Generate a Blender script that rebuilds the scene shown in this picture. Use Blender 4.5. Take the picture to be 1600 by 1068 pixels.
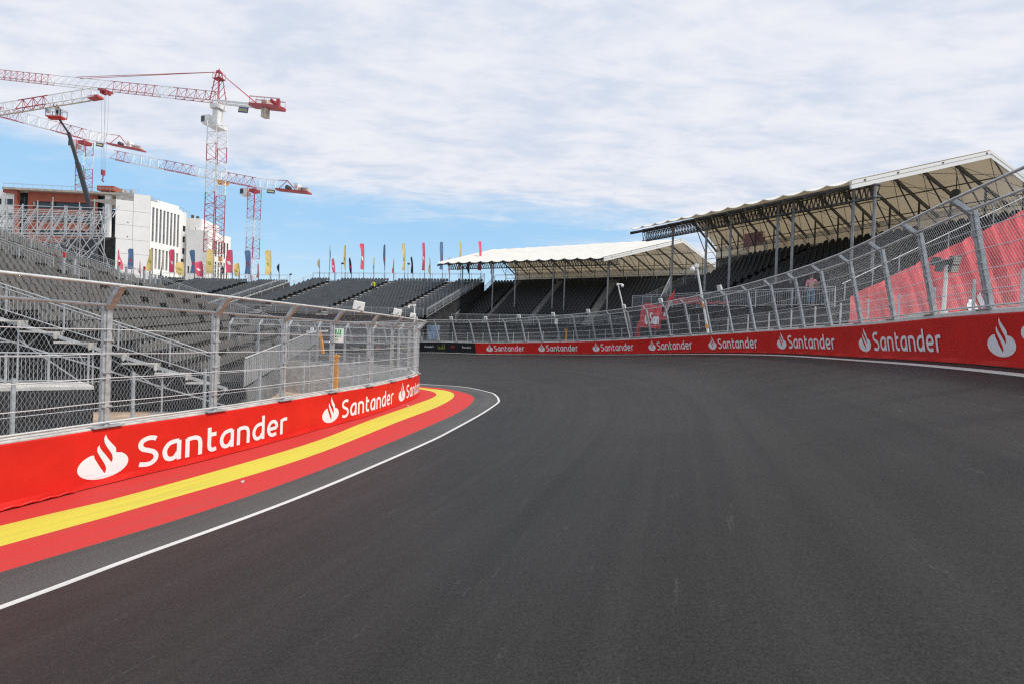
import bpy, math, random
from mathutils import Vector, Matrix
from mathutils.geometry import tessellate_polygon
random.seed(7)
R = math.radians
V = Vector
scene = bpy.context.scene
for o in list(bpy.data.objects):
    bpy.data.objects.remove(o)

# ------------------------------------------------------------------ camera
FPX = 711.0                      # focal length in pixels of the 1600 px wide photograph (a 16 mm lens)
EYE = V((0.0, 0.0, 2.79))        # the photographer stands part-way up the banking
PITCH, ROLL = R(-0.32), R(2.0)
FWD = V((0, math.cos(PITCH), math.sin(PITCH)))
RIGHT0 = V((1, 0, 0))
UP0 = RIGHT0.cross(FWD)
RIGHT = RIGHT0 * math.cos(ROLL) + UP0 * math.sin(ROLL)
UPV = UP0 * math.cos(ROLL) - RIGHT0 * math.sin(ROLL)
cam_data = bpy.data.cameras.new("camera")
cam = bpy.data.objects.new("camera", cam_data)
scene.collection.objects.link(cam)
cam_data.sensor_width = 36.0
cam_data.lens = 36.0 * FPX / 1600.0
cam_data.clip_start = 0.05
cam_data.clip_end = 5000.0
m = Matrix((RIGHT, UPV, -FWD)).transposed().to_4x4()
m.translation = EYE
cam.matrix_world = m
scene.camera = cam

# ------------------------------------------------------------------ world, sun, exposure
SUN_AZ, SUN_EL = R(104.0), R(52.0)          # azimuth measured clockwise from +Y
world = bpy.data.worlds.new("World")
scene.world = world
world.use_nodes = True
nt = world.node_tree
N, L = nt.nodes, nt.links
N.clear()
def node(tree, kind, **kw):
    n = tree.nodes.new(kind)
    for k, v in kw.items():
        setattr(n, k, v)
    return n
def mth(tree, op, a, b=None, clamp=False):
    n = tree.nodes.new('ShaderNodeMath'); n.operation = op; n.use_clamp = clamp
    for i, x in enumerate((a, b)):
        if x is None: continue
        if isinstance(x, (int, float)): n.inputs[i].default_value = x
        else: tree.links.new(x, n.inputs[i])
    return n.outputs[0]
def maprange(tree, val, a, b, c=0.0, d=1.0, smooth=True):
    n = tree.nodes.new('ShaderNodeMapRange')
    n.interpolation_type = 'SMOOTHSTEP' if smooth else 'LINEAR'
    tree.links.new(val, n.inputs[0])
    for i, x in enumerate((a, b, c, d)): n.inputs[i + 1].default_value = x
    return n.outputs[0]
def mixc(tree, fac, a, b):
    n = tree.nodes.new('ShaderNodeMix'); n.data_type = 'RGBA'
    for sock, x in ((n.inputs[0], fac), (n.inputs[6], a), (n.inputs[7], b)):
        if isinstance(x, (int, float)): sock.default_value = x
        elif isinstance(x, (tuple, list)): sock.default_value = (*x[:3], 1)
        else: tree.links.new(x, sock)
    return n.outputs[2]
def noise(tree, vec, scale, detail=5, rough=0.55, dist=0.0):
    n = tree.nodes.new('ShaderNodeTexNoise')
    n.inputs['Scale'].default_value = scale; n.inputs['Detail'].default_value = detail
    n.inputs['Roughness'].default_value = rough; n.inputs['Distortion'].default_value = dist
    if vec is not None: tree.links.new(vec, n.inputs['Vector'])
    return n.outputs[0]
sky = node(nt, 'ShaderNodeTexSky', sky_type='NISHITA', sun_disc=False)
sky.sun_elevation = SUN_EL; sky.sun_rotation = SUN_AZ
sky.air_density = 1.0; sky.dust_density = 0.6; sky.ozone_density = 1.4
tc = node(nt, 'ShaderNodeTexCoord')
sep = node(nt, 'ShaderNodeSeparateXYZ'); L.new(tc.outputs['Generated'], sep.inputs[0])
zz = mth(nt, 'MAXIMUM', sep.outputs[2], 0.0)
den = mth(nt, 'ADD', zz, 0.10)
px_ = mth(nt, 'DIVIDE', sep.outputs[0], den)
py_ = mth(nt, 'DIVIDE', sep.outputs[1], den)
comb = node(nt, 'ShaderNodeCombineXYZ'); L.new(px_, comb.inputs[0]); L.new(py_, comb.inputs[1])
mp = node(nt, 'ShaderNodeMapping'); L.new(comb.outputs[0], mp.inputs[0])
mp.inputs['Rotation'].default_value = (0, 0, R(-12)); mp.inputs['Scale'].default_value = (0.62, 1.3, 1)
n_big = noise(nt, mp.outputs[0], 0.8, 4, 0.5, 0.3)
n_mid = noise(nt, mp.outputs[0], 3.2, 8, 0.62, 0.5)
n_fine = noise(nt, mp.outputs[0], 9.0, 6, 0.6, 0.3)
# the cloud deck covers the upper sky and thins out into blue towards the horizon
cover = maprange(nt, zz, 0.22, 0.36)
side = maprange(nt, sep.outputs[0], -0.1, 0.45, 0.0, 0.28)
dens = mth(nt, 'ADD', mth(nt, 'MULTIPLY', n_big, 0.55), mth(nt, 'MULTIPLY', n_mid, 0.55))
dens = mth(nt, 'ADD', dens, mth(nt, 'MULTIPLY', mth(nt, 'SUBTRACT', n_fine, 0.5), 0.16))
dens = mth(nt, 'ADD', dens, mth(nt, 'MULTIPLY', cover, 0.62))
dens = mth(nt, 'ADD', dens, mth(nt, 'MULTIPLY', side, mth(nt, 'SUBTRACT', 1.0, mth(nt, 'MULTIPLY', cover, 0.6))))
mask = maprange(nt, dens, 0.55, 1.02)
tone = maprange(nt, mth(nt, 'ADD', mth(nt, 'MULTIPLY', n_mid, 0.6), mth(nt, 'MULTIPLY', n_fine, 0.4)), 0.34, 0.62)
cloud = mixc(nt, tone, (0.65, 0.72, 0.85), (0.86, 0.872, 0.935))
haze_low = maprange(nt, zz, 0.0, 0.24, 0.75, 0.0)
sky_gain = node(nt, 'ShaderNodeVectorMath', operation='SCALE'); sky_gain.inputs['Scale'].default_value = 0.13
L.new(sky.outputs[0], sky_gain.inputs[0])
blue = mixc(nt, 0.8, sky_gain.outputs[0], (0.40, 0.70, 1.0))
blue = mixc(nt, haze_low, blue, (0.68, 0.86, 0.97))
final = mixc(nt, mask, blue, cloud)
bg = node(nt, 'ShaderNodeBackground'); bg.inputs[1].default_value = 1.0
L.new(final, bg.inputs[0])
wo = node(nt, 'ShaderNodeOutputWorld'); L.new(bg.outputs[0], wo.inputs[0])

sun_d = bpy.data.lights.new("sun", 'SUN')
sun_d.energy = 3.6; sun_d.angle = R(9); sun_d.color = (1.0, 0.955, 0.89)
sun_o = bpy.data.objects.new("sun", sun_d); scene.collection.objects.link(sun_o)
to_sun = V((math.sin(SUN_AZ) * math.cos(SUN_EL), math.cos(SUN_AZ) * math.cos(SUN_EL), math.sin(SUN_EL)))
sun_o.rotation_euler = to_sun.to_track_quat('Z', 'Y').to_euler()
sun_o.location = to_sun * 200

vs = scene.view_settings
vs.view_transform = 'Standard'; vs.look = 'None'; vs.exposure = 0.0; vs.gamma = 1.0; vs.use_curve_mapping = False
scene.render.engine = 'CYCLES'
scene.cycles.max_bounces = 6
scene.cycles.use_denoising = False
scene.cycles.filter_width = 1.3

# ------------------------------------------------------------------ helpers
def P(px, py, z):
    """World point seen at pixel (px, py) of the photograph, z metres ahead of the camera."""
    return EYE + z * (FWD + (px - 800) / FPX * RIGHT - (py - 534) / FPX * UPV)
def on_plane(px, py, z=0.0):
    d = P(px, py, 1.0) - EYE
    return EYE + d * ((z - EYE.z) / d.z)
def project(p):
    d = V(p) - EYE
    z = d.dot(FWD)
    return 800 + FPX * d.dot(RIGHT) / z, 534 - FPX * d.dot(UPV) / z, z
def lerp(a, b, t): return a + (b - a) * t

class MB:
    """Collects faces of one mesh; build() links them as one object."""
    def __init__(s): s.v = []; s.f = []; s.m = []
    def face(s, pts, mi=0):
        i = len(s.v); s.v.extend(tuple(p) for p in pts); s.f.append(tuple(range(i, i + len(pts)))); s.m.append(mi)
    def box(s, c, sx, sy, sz, ax=None, mi=0):
        c = V(c)
        X, Y, Z = ax if ax else (V((1, 0, 0)), V((0, 1, 0)), V((0, 0, 1)))
        X, Y, Z = X * (sx / 2), Y * (sy / 2), Z * (sz / 2)
        i = len(s.v)
        for a in (-1, 1):
            for b in (-1, 1):
                for d in (-1, 1): s.v.append(tuple(c + a * X + b * Y + d * Z))
        for q in ((0, 1, 3, 2), (4, 6, 7, 5), (0, 4, 5, 1), (2, 3, 7, 6), (0, 2, 6, 4), (1, 5, 7, 3)):
            s.f.append(tuple(i + k for k in q)); s.m.append(mi)
    def bar(s, a, b, w, h=None, up=(0, 0, 1), mi=0):
        a, b = V(a), V(b); d = b - a; l = d.length
        if l < 1e-6: return
        d /= l; up = V(up)
        if abs(d.dot(up.normalized())) > 0.98: up = V((1, 0, 0))
        x = d.cross(up).normalized(); y = x.cross(d)
        s.box((a + b) / 2, w, l, h or w, (x, d, y), mi)
    def tube(s, a, b, r, n=6, r2=None, caps=False, mi=0):
        a, b = V(a), V(b); d = b - a
        if d.length < 1e-6: return
        d.normalize(); r2 = r if r2 is None else r2
        u = V((0, 0, 1)) if abs(d.z) < 0.9 else V((1, 0, 0))
        x = d.cross(u).normalized(); y = d.cross(x)
        i = len(s.v)
        for p, rr in ((a, r), (b, r2)):
            for k in range(n):
                t = 2 * math.pi * k / n
                s.v.append(tuple(p + rr * (math.cos(t) * x + math.sin(t) * y)))
        for k in range(n):
            s.f.append((i + k, i + (k + 1) % n, i + n + (k + 1) % n, i + n + k)); s.m.append(mi)
        if caps:
            s.f.append(tuple(i + k for k in range(n))[::-1]); s.m.append(mi)
            s.f.append(tuple(i + n + k for k in range(n))); s.m.append(mi)
    def path(s, pts, r, n=6, mi=0):
        for a, b in zip(pts, pts[1:]): s.tube(a, b, r, n, mi=mi)
    def grid(s, rows, mi=0):
        i = len(s.v); w = len(rows[0])
        for r in rows: s.v.extend(tuple(p) for p in r)
        for a in range(len(rows) - 1):
            for b in range(w - 1):
                s.f.append((i + a * w + b, i + a * w + b + 1, i + (a + 1) * w + b + 1, i + (a + 1) * w + b)); s.m.append(mi)
    def merge(s, o, mat=None):
        i = len(s.v)
        s.v.extend(tuple(mat @ V(p)) for p in o.v) if mat else s.v.extend(o.v)
        s.f.extend(tuple(i + k for k in f) for f in o.f); s.m.extend(o.m)
    def mesh(s, name, mats, smooth=False):
        me = bpy.data.meshes.new(name)
        me.from_pydata(s.v, [], s.f)
        for mt in (mats if isinstance(mats, (list, tuple)) else [mats]): me.materials.append(mt)
        me.polygons.foreach_set('material_index', s.m)
        if smooth: me.polygons.foreach_set('use_smooth', [True] * len(s.f))
        me.update()
        return me
    def build(s, name, mats, parent=None, smooth=False):
        return link(name, s.mesh(name, mats, smooth), parent)
def link(name, me, parent=None):
    o = bpy.data.objects.new(name, me); scene.collection.objects.link(o)
    if parent is not None:
        o.parent = parent
        if parent.type == 'EMPTY': o.location = -parent.location
    return o
def tag(o, label=None, cat=None, group=None, kind=None):
    if label: o['label'] = label
    if cat: o['category'] = cat
    if group: o['group'] = group
    if kind: o['kind'] = kind
    return o
def thing(name, label, cat, loc, group=None):
    o = bpy.data.objects.new(name, None); scene.collection.objects.link(o)
    o.location = V(loc); o.empty_display_size = 0.3
    return tag(o, label, cat, group)

def material(name, col, rough=0.6, metal=0.0, spec=0.5, var=0.0, vscale=3.0, bump=0.0, bscale=20.0, col2=None, trans=0.0, tcol=None):
    mt = bpy.data.materials.new(name); mt.use_nodes = True
    t = mt.node_tree; b = t.nodes['Principled BSDF']
    b.inputs['Base Color'].default_value = (*col, 1); b.inputs['Roughness'].default_value = rough
    b.inputs['Metallic'].default_value = metal; b.inputs['Specular IOR Level'].default_value = spec
    if var or bump: tcn = t.nodes.new('ShaderNodeTexCoord')
    if var:
        f = noise(t, tcn.outputs['Object'], vscale, 6, 0.6)
        f = maprange(t, f, 0.3, 0.7)
        c2 = col2 if col2 else tuple(min(1, c * (1 + var)) for c in col)
        c1 = tuple(c * (1 - var) for c in col)
        t.links.new(mixc(t, f, c1, c2), b.inputs['Base Color'])
    if bump:
        bn = t.nodes.new('ShaderNodeBump'); bn.inputs['Strength'].default_value = bump; bn.inputs['Distance'].default_value = 0.02
        t.links.new(noise(t, tcn.outputs['Object'], bscale, 6, 0.6), bn.inputs['Height']); t.links.new(bn.outputs[0], b.inputs['Normal'])
    if trans:
        tr = t.nodes.new('ShaderNodeBsdfTranslucent'); tr.inputs[0].default_value = (*(tcol or [min(1, c * 1.05) for c in col]), 1)
        mx = t.nodes.new('ShaderNodeMixShader'); mx.inputs[0].default_value = trans
        t.links.new(b.outputs[0], mx.inputs[1]); t.links.new(tr.outputs[0], mx.inputs[2])
        t.links.new(mx.outputs[0], t.nodes['Material Output'].inputs[0])
    return mt

class Curve:
    """Catmull-Rom curve through 3-D points, addressed by arc length measured in plan."""
    def __init__(s, pts, n=12):
        pts = [V(p) for p in pts]
        q = [pts[0] * 2 - pts[1]] + pts + [pts[-1] * 2 - pts[-2]]
        s.p = []
        for i in range(1, len(q) - 2):
            a, b, c, d = q[i - 1:i + 3]
            for k in range(n):
                t = k / n
                s.p.append(0.5 * ((2 * b) + (c - a) * t + (2 * a - 5 * b + 4 * c - d) * t * t + (3 * b - a - 3 * c + d) * t ** 3))
        s.p.append(pts[-1])
        s.s = [0.0]
        for a, b in zip(s.p, s.p[1:]): s.s.append(s.s[-1] + (b - a).xy.length)
        s.len = s.s[-1]
    def at(s, x):
        x = max(0.0, min(s.len - 1e-6, x))
        lo, hi = 0, len(s.s) - 1
        while hi - lo > 1:
            md = (lo + hi) // 2
            if s.s[md] <= x: lo = md
            else: hi = md
        t = (x - s.s[lo]) / max(1e-9, s.s[hi] - s.s[lo])
        return lerp(s.p[lo], s.p[hi], t)
    def tan(s, x):
        d = s.at(x + 0.4) - s.at(x - 0.4); d.z = 0
        return d.normalized()
    def nor(s, x):                       # to the right of the direction of travel: towards the track
        t = s.tan(x); return V((t.y, -t.x, 0))
    def s_of_px(s, px, h=0.0, lo=0.0, hi=None, f=None):
        best, bs = 1e9, 0
        x = lo; hi = s.len if hi is None else hi
        while x < hi:
            p = f(x) if f else s.at(x) + V((0, 0, h))
            if (p - EYE).dot(FWD) > 1:
                e = abs(project(p)[0] - px)
                if e < best: best, bs = e, x
            x += 0.02
        return bs
def smooth_line(pts, n=6):
    c = Curve([V((p[0], p[1], 0)) for p in pts], n)
    return [(p.x, p.y) for p in c.p]

# ------------------------------------------------------------------ materials
M = {}
M['galv'] = material('galvanised_steel', (0.43, 0.445, 0.455), 0.45, 0.3, 0.5, 0.22, 9.0, 0.15, 60)
M['galv_dull'] = material('dull_galvanised_steel', (0.40, 0.41, 0.42), 0.55, 0.35, 0.5, 0.25, 6.0)
M['wire'] = material('wire_steel', (0.55, 0.56, 0.57), 0.55, 0.15)
M['rail'] = material('pale_rail_steel', (0.50, 0.505, 0.50), 0.5, 0.15, 0.5, 0.15, 5.0)
M['concrete'] = material('barrier_concrete', (0.50, 0.48, 0.45), 0.85, 0, 0.3, 0.22, 4.0, 0.25, 40)
M['pale_concrete'] = material('pale_barrier_concrete', (0.74, 0.725, 0.69), 0.8, 0, 0.3, 0.12, 4.0, 0.2, 40)
M['concrete_dark'] = material('grey_concrete', (0.30, 0.29, 0.275), 0.9, 0, 0.3, 0.3, 1.5, 0.2, 30)
M['red_vinyl'] = material('red_vinyl_banner', (0.62, 0.018, 0.012), 0.42, 0, 0.35, 0.09, 1.3, 0.18, 2.2)
M['black_vinyl'] = material('black_vinyl_banner', (0.012, 0.012, 0.014), 0.4, 0, 0.35)
M['white_print'] = material('white_print', (0.80, 0.80, 0.82), 0.5, 0, 0.3)
M['red_print'] = material('red_print', (0.75, 0.03, 0.02), 0.5)
M['olive_print'] = material('olive_print', (0.35, 0.38, 0.05), 0.5)
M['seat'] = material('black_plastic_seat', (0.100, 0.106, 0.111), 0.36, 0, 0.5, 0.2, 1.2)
M['seat_shaded'] = material('shaded_black_seat', (0.012, 0.012, 0.0125), 0.45, 0, 0.4, 0.2, 1.2)  # same black seat darkened: canopy shade put into the colour
M['seat_dusty_sunlit'] = material('sunlit_dusty_seat', (0.125, 0.120, 0.110), 0.42, 0, 0.5, 0.25, 1.2)  # dust plus the sunlight on this stand, both put into the seat colour
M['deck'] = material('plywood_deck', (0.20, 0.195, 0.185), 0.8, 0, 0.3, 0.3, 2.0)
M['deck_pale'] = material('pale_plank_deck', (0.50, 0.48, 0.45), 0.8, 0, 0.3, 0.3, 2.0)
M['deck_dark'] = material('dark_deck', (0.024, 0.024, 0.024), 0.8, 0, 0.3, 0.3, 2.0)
M['skirt'] = material('black_netting_skirt', (0.028, 0.029, 0.031), 0.85, 0, 0.2, 0.35, 1.0)
M['parapet'] = material('grey_parapet_panel', (0.27, 0.28, 0.285), 0.7, 0, 0.3, 0.15, 1.4)
M['net_grey'] = material('grey_netting', (0.13, 0.135, 0.14), 0.9, 0, 0.2, 0.3, 1.4)
M['membrane'] = material('white_canopy_membrane', (0.71, 0.69, 0.635), 0.6, 0, 0.3, 0.05, 0.6, trans=0.13, tcol=(0.80, 0.62, 0.36))
M['steel_dark'] = material('dark_painted_steel', (0.085, 0.085, 0.085), 0.5, 0.4, 0.5, 0.2, 3.0)
M['column'] = material('grey_column_steel', (0.24, 0.24, 0.24), 0.5, 0.2, 0.5, 0.2, 3.0)
M['beam_white'] = material('white_edge_beam', (0.72, 0.71, 0.68), 0.5)
M['crane_red'] = material('crane_red_paint', (0.40, 0.050, 0.062), 0.55, 0, 0.5, 0.2, 0.8)
M['crane_white'] = material('crane_white_paint', (0.74, 0.73, 0.71), 0.5, 0, 0.5, 0.1, 0.8)
M['cable'] = material('steel_cable', (0.25, 0.24, 0.25), 0.6, 0.2)
M['glass'] = material('dark_window_glass', (0.025, 0.032, 0.038), 0.12, 0, 0.6)
M['glass_grey'] = material('grey_window_glass', (0.16, 0.18, 0.19), 0.2, 0, 0.6, 0.3, 0.5)
M['facade'] = material('white_precast_panel', (0.82, 0.80, 0.765), 0.8, 0, 0.3, 0.03, 0.3)
M['facade_red'] = material('terracotta_panel', (0.36, 0.095, 0.058), 0.75, 0, 0.3, 0.1, 0.6)
M['slab'] = material('raw_concrete_slab', (0.42, 0.37, 0.31), 0.9, 0, 0.3, 0.2, 1.0)
M['dark_void'] = material('unlit_interior', (0.02, 0.02, 0.02), 0.9)
M['orange'] = material('orange_paint', (0.75, 0.30, 0.02), 0.5, 0, 0.4, 0.15, 6.0)
M['white_plastic'] = material('white_plastic', (0.76, 0.75, 0.72), 0.5, 0, 0.4, 0.05, 8.0)
M['sign_white'] = material('white_sign_board', (0.80, 0.80, 0.78), 0.5)
M['green_print'] = material('green_print', (0.03, 0.30, 0.09), 0.5)
M['sign_blue'] = material('navy_sign_board', (0.035, 0.065, 0.16), 0.5)
M['yellow_print'] = material('pale_yellow_print', (0.80, 0.70, 0.30), 0.5)
M['cloth_red'] = material('red_cloth', (0.66, 0.10, 0.115), 0.75, 0, 0.25, 0.22, 0.9, 0.6, 2.6, trans=0.15)
M['pink_tarp'] = material('pink_tarp', (0.42, 0.12, 0.14), 0.8, trans=0.2)
M['counterweight'] = material('concrete_counterweight', (0.52, 0.45, 0.36), 0.85, 0, 0.3, 0.2, 0.8)
M['boom'] = material('charcoal_boom_paint', (0.025, 0.028, 0.032), 0.5)
M['red_box'] = material('red_paint', (0.60, 0.045, 0.035), 0.5)
M['dirt'] = material('sandy_soil', (0.40, 0.30, 0.22), 0.95, 0, 0.1, 0.3, 1.5)
FLAG = {'blue': material('blue_flag_cloth', (0.13, 0.22, 0.38), 0.8, 0, 0.2, 0.15, 2.0, trans=0.4),
        'yellow': material('yellow_flag_cloth', (0.82, 0.64, 0.26), 0.8, 0, 0.2, 0.15, 2.0, trans=0.4),
        'pink': material('crimson_flag_cloth', (0.80, 0.12, 0.20), 0.8, 0, 0.2, 0.15, 2.0, trans=0.4),
        'navy': material('navy_flag_cloth', (0.03, 0.04, 0.06), 0.8, 0, 0.2, 0.15, 2.0, trans=0.2)}
def asphalt(name, base, streak):
    mt = bpy.data.materials.new(name); mt.use_nodes = True
    t = mt.node_tree; b = t.nodes['Principled BSDF']
    tcn = t.nodes.new('ShaderNodeTexCoord'); co = tcn.outputs['Object']
    uvn = t.nodes.new('ShaderNodeUVMap')
    fine = noise(t, co, 75.0, 3, 0.75)
    grit = noise(t, co, 38.0, 4, 0.7)
    big = noise(t, co, 0.35, 5, 0.6, 0.4)
    mpn = t.nodes.new('ShaderNodeMapping'); mpn.inputs['Scale'].default_value = (0.03, 1.3, 1)
    t.links.new(uvn.outputs[0], mpn.inputs[0])
    st = noise(t, mpn.outputs[0], 1.0, 6, 0.6)
    mp2 = t.nodes.new('ShaderNodeMapping'); mp2.inputs['Scale'].default_value = (1.1, 4.0, 1)
    t.links.new(uvn.outputs[0], mp2.inputs[0])
    scuff = maprange(t, noise(t, mp2.outputs[0], 1.0, 6, 0.70), 0.60, 0.70)
    scuff = mth(t, 'MULTIPLY', scuff, maprange(t, grit, 0.42, 0.62))
    val = mth(t, 'ADD', mth(t, 'MULTIPLY', maprange(t, fine, 0.38, 0.64), 1.05), mth(t, 'MULTIPLY', maprange(t, grit, 0.36, 0.66), 0.38))
    val = mth(t, 'ADD', val, mth(t, 'MULTIPLY', maprange(t, big, 0.3, 0.7), 0.28))
    val = mth(t, 'ADD', val, mth(t, 'MULTIPLY', maprange(t, st, 0.36, 0.64), streak))
    c = mixc(t, mth(t, 'MULTIPLY', val, 0.5), tuple(x * 0.22 for x in base), tuple(x * 1.70 for x in base))
    c = mixc(t, mth(t, 'MULTIPLY', scuff, 0.24), c, (0.17, 0.168, 0.16))
    t.links.new(c, b.inputs['Base Color'])
    b.inputs['Roughness'].default_value = 0.52; b.inputs['Specular IOR Level'].default_value = 0.20
    bn = t.nodes.new('ShaderNodeBump'); bn.inputs['Strength'].default_value = 0.5; bn.inputs['Distance'].default_value = 0.006
    t.links.new(fine, bn.inputs['Height']); t.links.new(bn.outputs[0], b.inputs['Normal'])
    return mt
M['asphalt'] = asphalt('race_asphalt', (0.0245, 0.0236, 0.0222), 0.40)
M['apron'] = asphalt('apron_asphalt', (0.074, 0.0735, 0.071), 0.35)
def painted(name, col):
    mt = bpy.data.materials.new(name); mt.use_nodes = True
    t = mt.node_tree; b = t.nodes['Principled BSDF']
    tcn = t.nodes.new('ShaderNodeTexCoord'); co = tcn.outputs['Object']; uvn = t.nodes.new('ShaderNodeUVMap')
    g = noise(t, co, 60.0, 4, 0.7)
    mpn = t.nodes.new('ShaderNodeMapping'); mpn.inputs['Scale'].default_value = (0.35, 9.0, 1); t.links.new(uvn.outputs[0], mpn.inputs[0])
    rub = maprange(t, noise(t, mpn.outputs[0], 1.0, 7, 0.7), 0.46, 0.70)
    c = mixc(t, maprange(t, g, 0.25, 0.75), tuple(x * 0.80 for x in col), tuple(min(1, x * 1.12) for x in col))
    c = mixc(t, mth(t, 'MULTIPLY', rub, 0.26), c, (0.10, 0.095, 0.09))
    t.links.new(c, b.inputs['Base Color'])
    b.inputs['Roughness'].default_value = 0.75; b.inputs['Specular IOR Level'].default_value = 0.3
    bn = t.nodes.new('ShaderNodeBump'); bn.inputs['Strength'].default_value = 0.4; bn.inputs['Distance'].default_value = 0.005
    t.links.new(g, bn.inputs['Height']); t.links.new(bn.outputs[0], b.inputs['Normal'])
    return mt
M['paint_red'] = painted('red_kerb_paint', (0.52, 0.034, 0.030))
M['paint_yellow'] = painted('yellow_kerb_paint', (0.60, 0.525, 0.06))
M['paint_white'] = painted('white_line_paint', (0.60, 0.595, 0.575))

# ------------------------------------------------------------------ setting: ground, banked track, kerb
def px_curve(pix, head, tail, n=10):
    """Curve on the flat apron through image points, with world points before and after it."""
    seen = [on_plane(x, y) for x, y in pix]
    c = Curve(seen, 8); d = (c.at(min(2.5, c.len / 6)) - c.at(0)).normalized()
    pts = [seen[0] - d * k + V((-0.004 * k * k, 0, 0)) for k in (14, 9, 4.5)] + seen + [V((x, y, 0)) for x, y in tail]
    return Curve(pts, n)
wall_in = px_curve([(0, 798), (168, 755), (330, 716), (450, 684), (503, 669), (580, 647.7), (614, 635.5), (640, 625.2), (650, 619.8), (654.3, 614.5)],
                   [(-8.6, -7), (-8.2, 0)], [(-5.0, 23.7), (-6.3, 25.2), (-9, 26.5), (-13, 27.7), (-24, 29.2)])
yel_in = px_curve([(0, 820.4), (210, 770), (480, 693), (575, 656.6), (642.5, 633), (676, 620.6), (682, 615), (674, 610.5), (655, 607)],
                  [(-7.9, -7), (-7.5, 0)], [(-7.2, 26.1), (-10, 27.4), (-14, 28.6), (-24, 30.1)])
yel_out = px_curve([(0, 852.5), (210, 794), (480, 713.6), (620, 659), (687.5, 633), (709.5, 618), (699, 610), (655, 604.5)],
                   [(-7.2, -7), (-6.7, 0)], [(-7.3, 27.0), (-10, 28.2), (-14, 29.3), (-24, 30.8)])
red_out = px_curve([(0, 893), (300, 803.6), (480, 741.5), (586, 700), (665, 667), (721, 641), (739.5, 625), (735, 616), (699, 607), (655, 602.6)],
                   [(-6.6, -7), (-6.05, 0)], [(-7.4, 27.7), (-10, 29), (-14, 30.1), (-24, 31.6)])
line_in = px_curve([(0, 950), (190, 879), (480, 772), (665, 692.6), (710, 670), (755, 645), (777, 630), (780, 625), (776, 618), (764, 612), (721, 603.7), (655, 599)],
                   [(-5.9, -7), (-5.35, 0)], [(-8, 29), (-11, 30.3), (-15, 31.3), (-24, 32.8)])
# outer wall: plan position from the equal spacing of its printed panels, height from its foot in the photograph
_ow = []
for px, z, y in ((760, 46.0, 552), (841.4, 42.55, 552.4), (926, 38.2, 552.7), (1013.4, 33.0, 551.9), (1107.5, 27.2, 551.0), (1214.8, 21.1, 551.9), (1342.5, 15.12, 558.2), (1544, 9.3, 571.2)):
    _ow.append(P(px, y, z))
_l = _ow[0]
wall_out = Curve([V((-30, 51.5, 0.55)), V((-16, 49.6, 0.75)), V((-8.6, 48.1, _l.z - 0.12))] + _ow + [V((7.95, 3.35, 2.43)), V((6.7, -2.4, 2.35)), V((5.4, -8, 2.3))], 10)

def strip(name, a, b, mt, n=90, dz=0.0, kind='structure', za=None):
    """Sheet between two curves run near-to-far, with u across and v along in metres as its UV."""
    mb = MB(); rows = []
    for i in range(n + 1):
        t = i / n
        rows.append([a.at(t * a.len) + V((0, 0, dz)), b.at(t * b.len) + V((0, 0, dz))])
    mb.grid(rows)
    o = mb.build(name, mt); add_uv(o, n + 1, 2, a.len, 1.0)
    return tag(o, kind=kind)
def add_uv(o, nr, nc, lv, lu):
    uv = o.data.uv_layers.new(name="UVMap")
    for lp in o.data.loops:
        i = lp.vertex_index; uv.data[lp.index].uv = (lv * (i // nc) / (nr - 1), lu * (i % nc) / (nc - 1))
strip("kerb_inner_red", wall_in, yel_in, M['paint_red'])
strip("kerb_yellow", yel_in, yel_out, M['paint_yellow'])
strip("kerb_outer_red", yel_out, red_out, M['paint_red'])
strip("apron", red_out, line_in, M['apron'])
# banked racing surface, lofted from the inner line to the outer wall
NT, NU = 150, 34
def bank_z(u): return 0.75 * u + 0.25 * u ** 1.8
rows = []
for i in range(NT + 1):
    t = i / NT
    a = line_in.at(t * line_in.len); b = wall_out.at((1 - t) * wall_out.len)
    row = []
    for k in range(NU + 1):
        u = k / NU; p = lerp(a, b, u); p.z = b.z * bank_z(u); row.append(p)
    rows.append(row)
mb = MB(); mb.grid(rows)
o = mb.build("race_track", M['asphalt'], smooth=True); add_uv(o, NT + 1, NU + 1, 60, 17); tag(o, kind='structure')
BANK = rows
def bank_point(t, off_from_outer):
    a = line_in.at(t * line_in.len); b = wall_out.at((1 - t) * wall_out.len)
    w = (b - a).xy.length; u = 1 - off_from_outer / w
    p = lerp(a, b, u); p.z = b.z * bank_z(u) + 0.006
    return p
# painted lines
def line_mesh(name, pts, w):
    mb = MB(); rows = []
    for i, p in enumerate(pts):
        d = (pts[min(i + 1, len(pts) - 1)] - pts[max(i - 1, 0)]); n = V((d.y, -d.x, 0)).normalized() * (w / 2)
        rows.append([p - n, p + n])
    mb.grid(rows); o = mb.build(name, M['paint_white']); add_uv(o, len(pts), 2, 60, 0.14); return tag(o, kind='structure')
line_mesh("inner_edge_line", [line_in.at(line_in.len * i / 200) + V((0, 0, 0.005)) for i in range(201)], 0.13)
mb = MB(); rows = []
for i in range(161):
    t = i / 160; rows.append([bank_point(t, 0.62), bank_point(t, 0.38)])
mb.grid(rows); o = mb.build("outer_edge_line", M['paint_white']); add_uv(o, 161, 2, 60, 0.14); tag(o, kind='structure')
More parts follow.
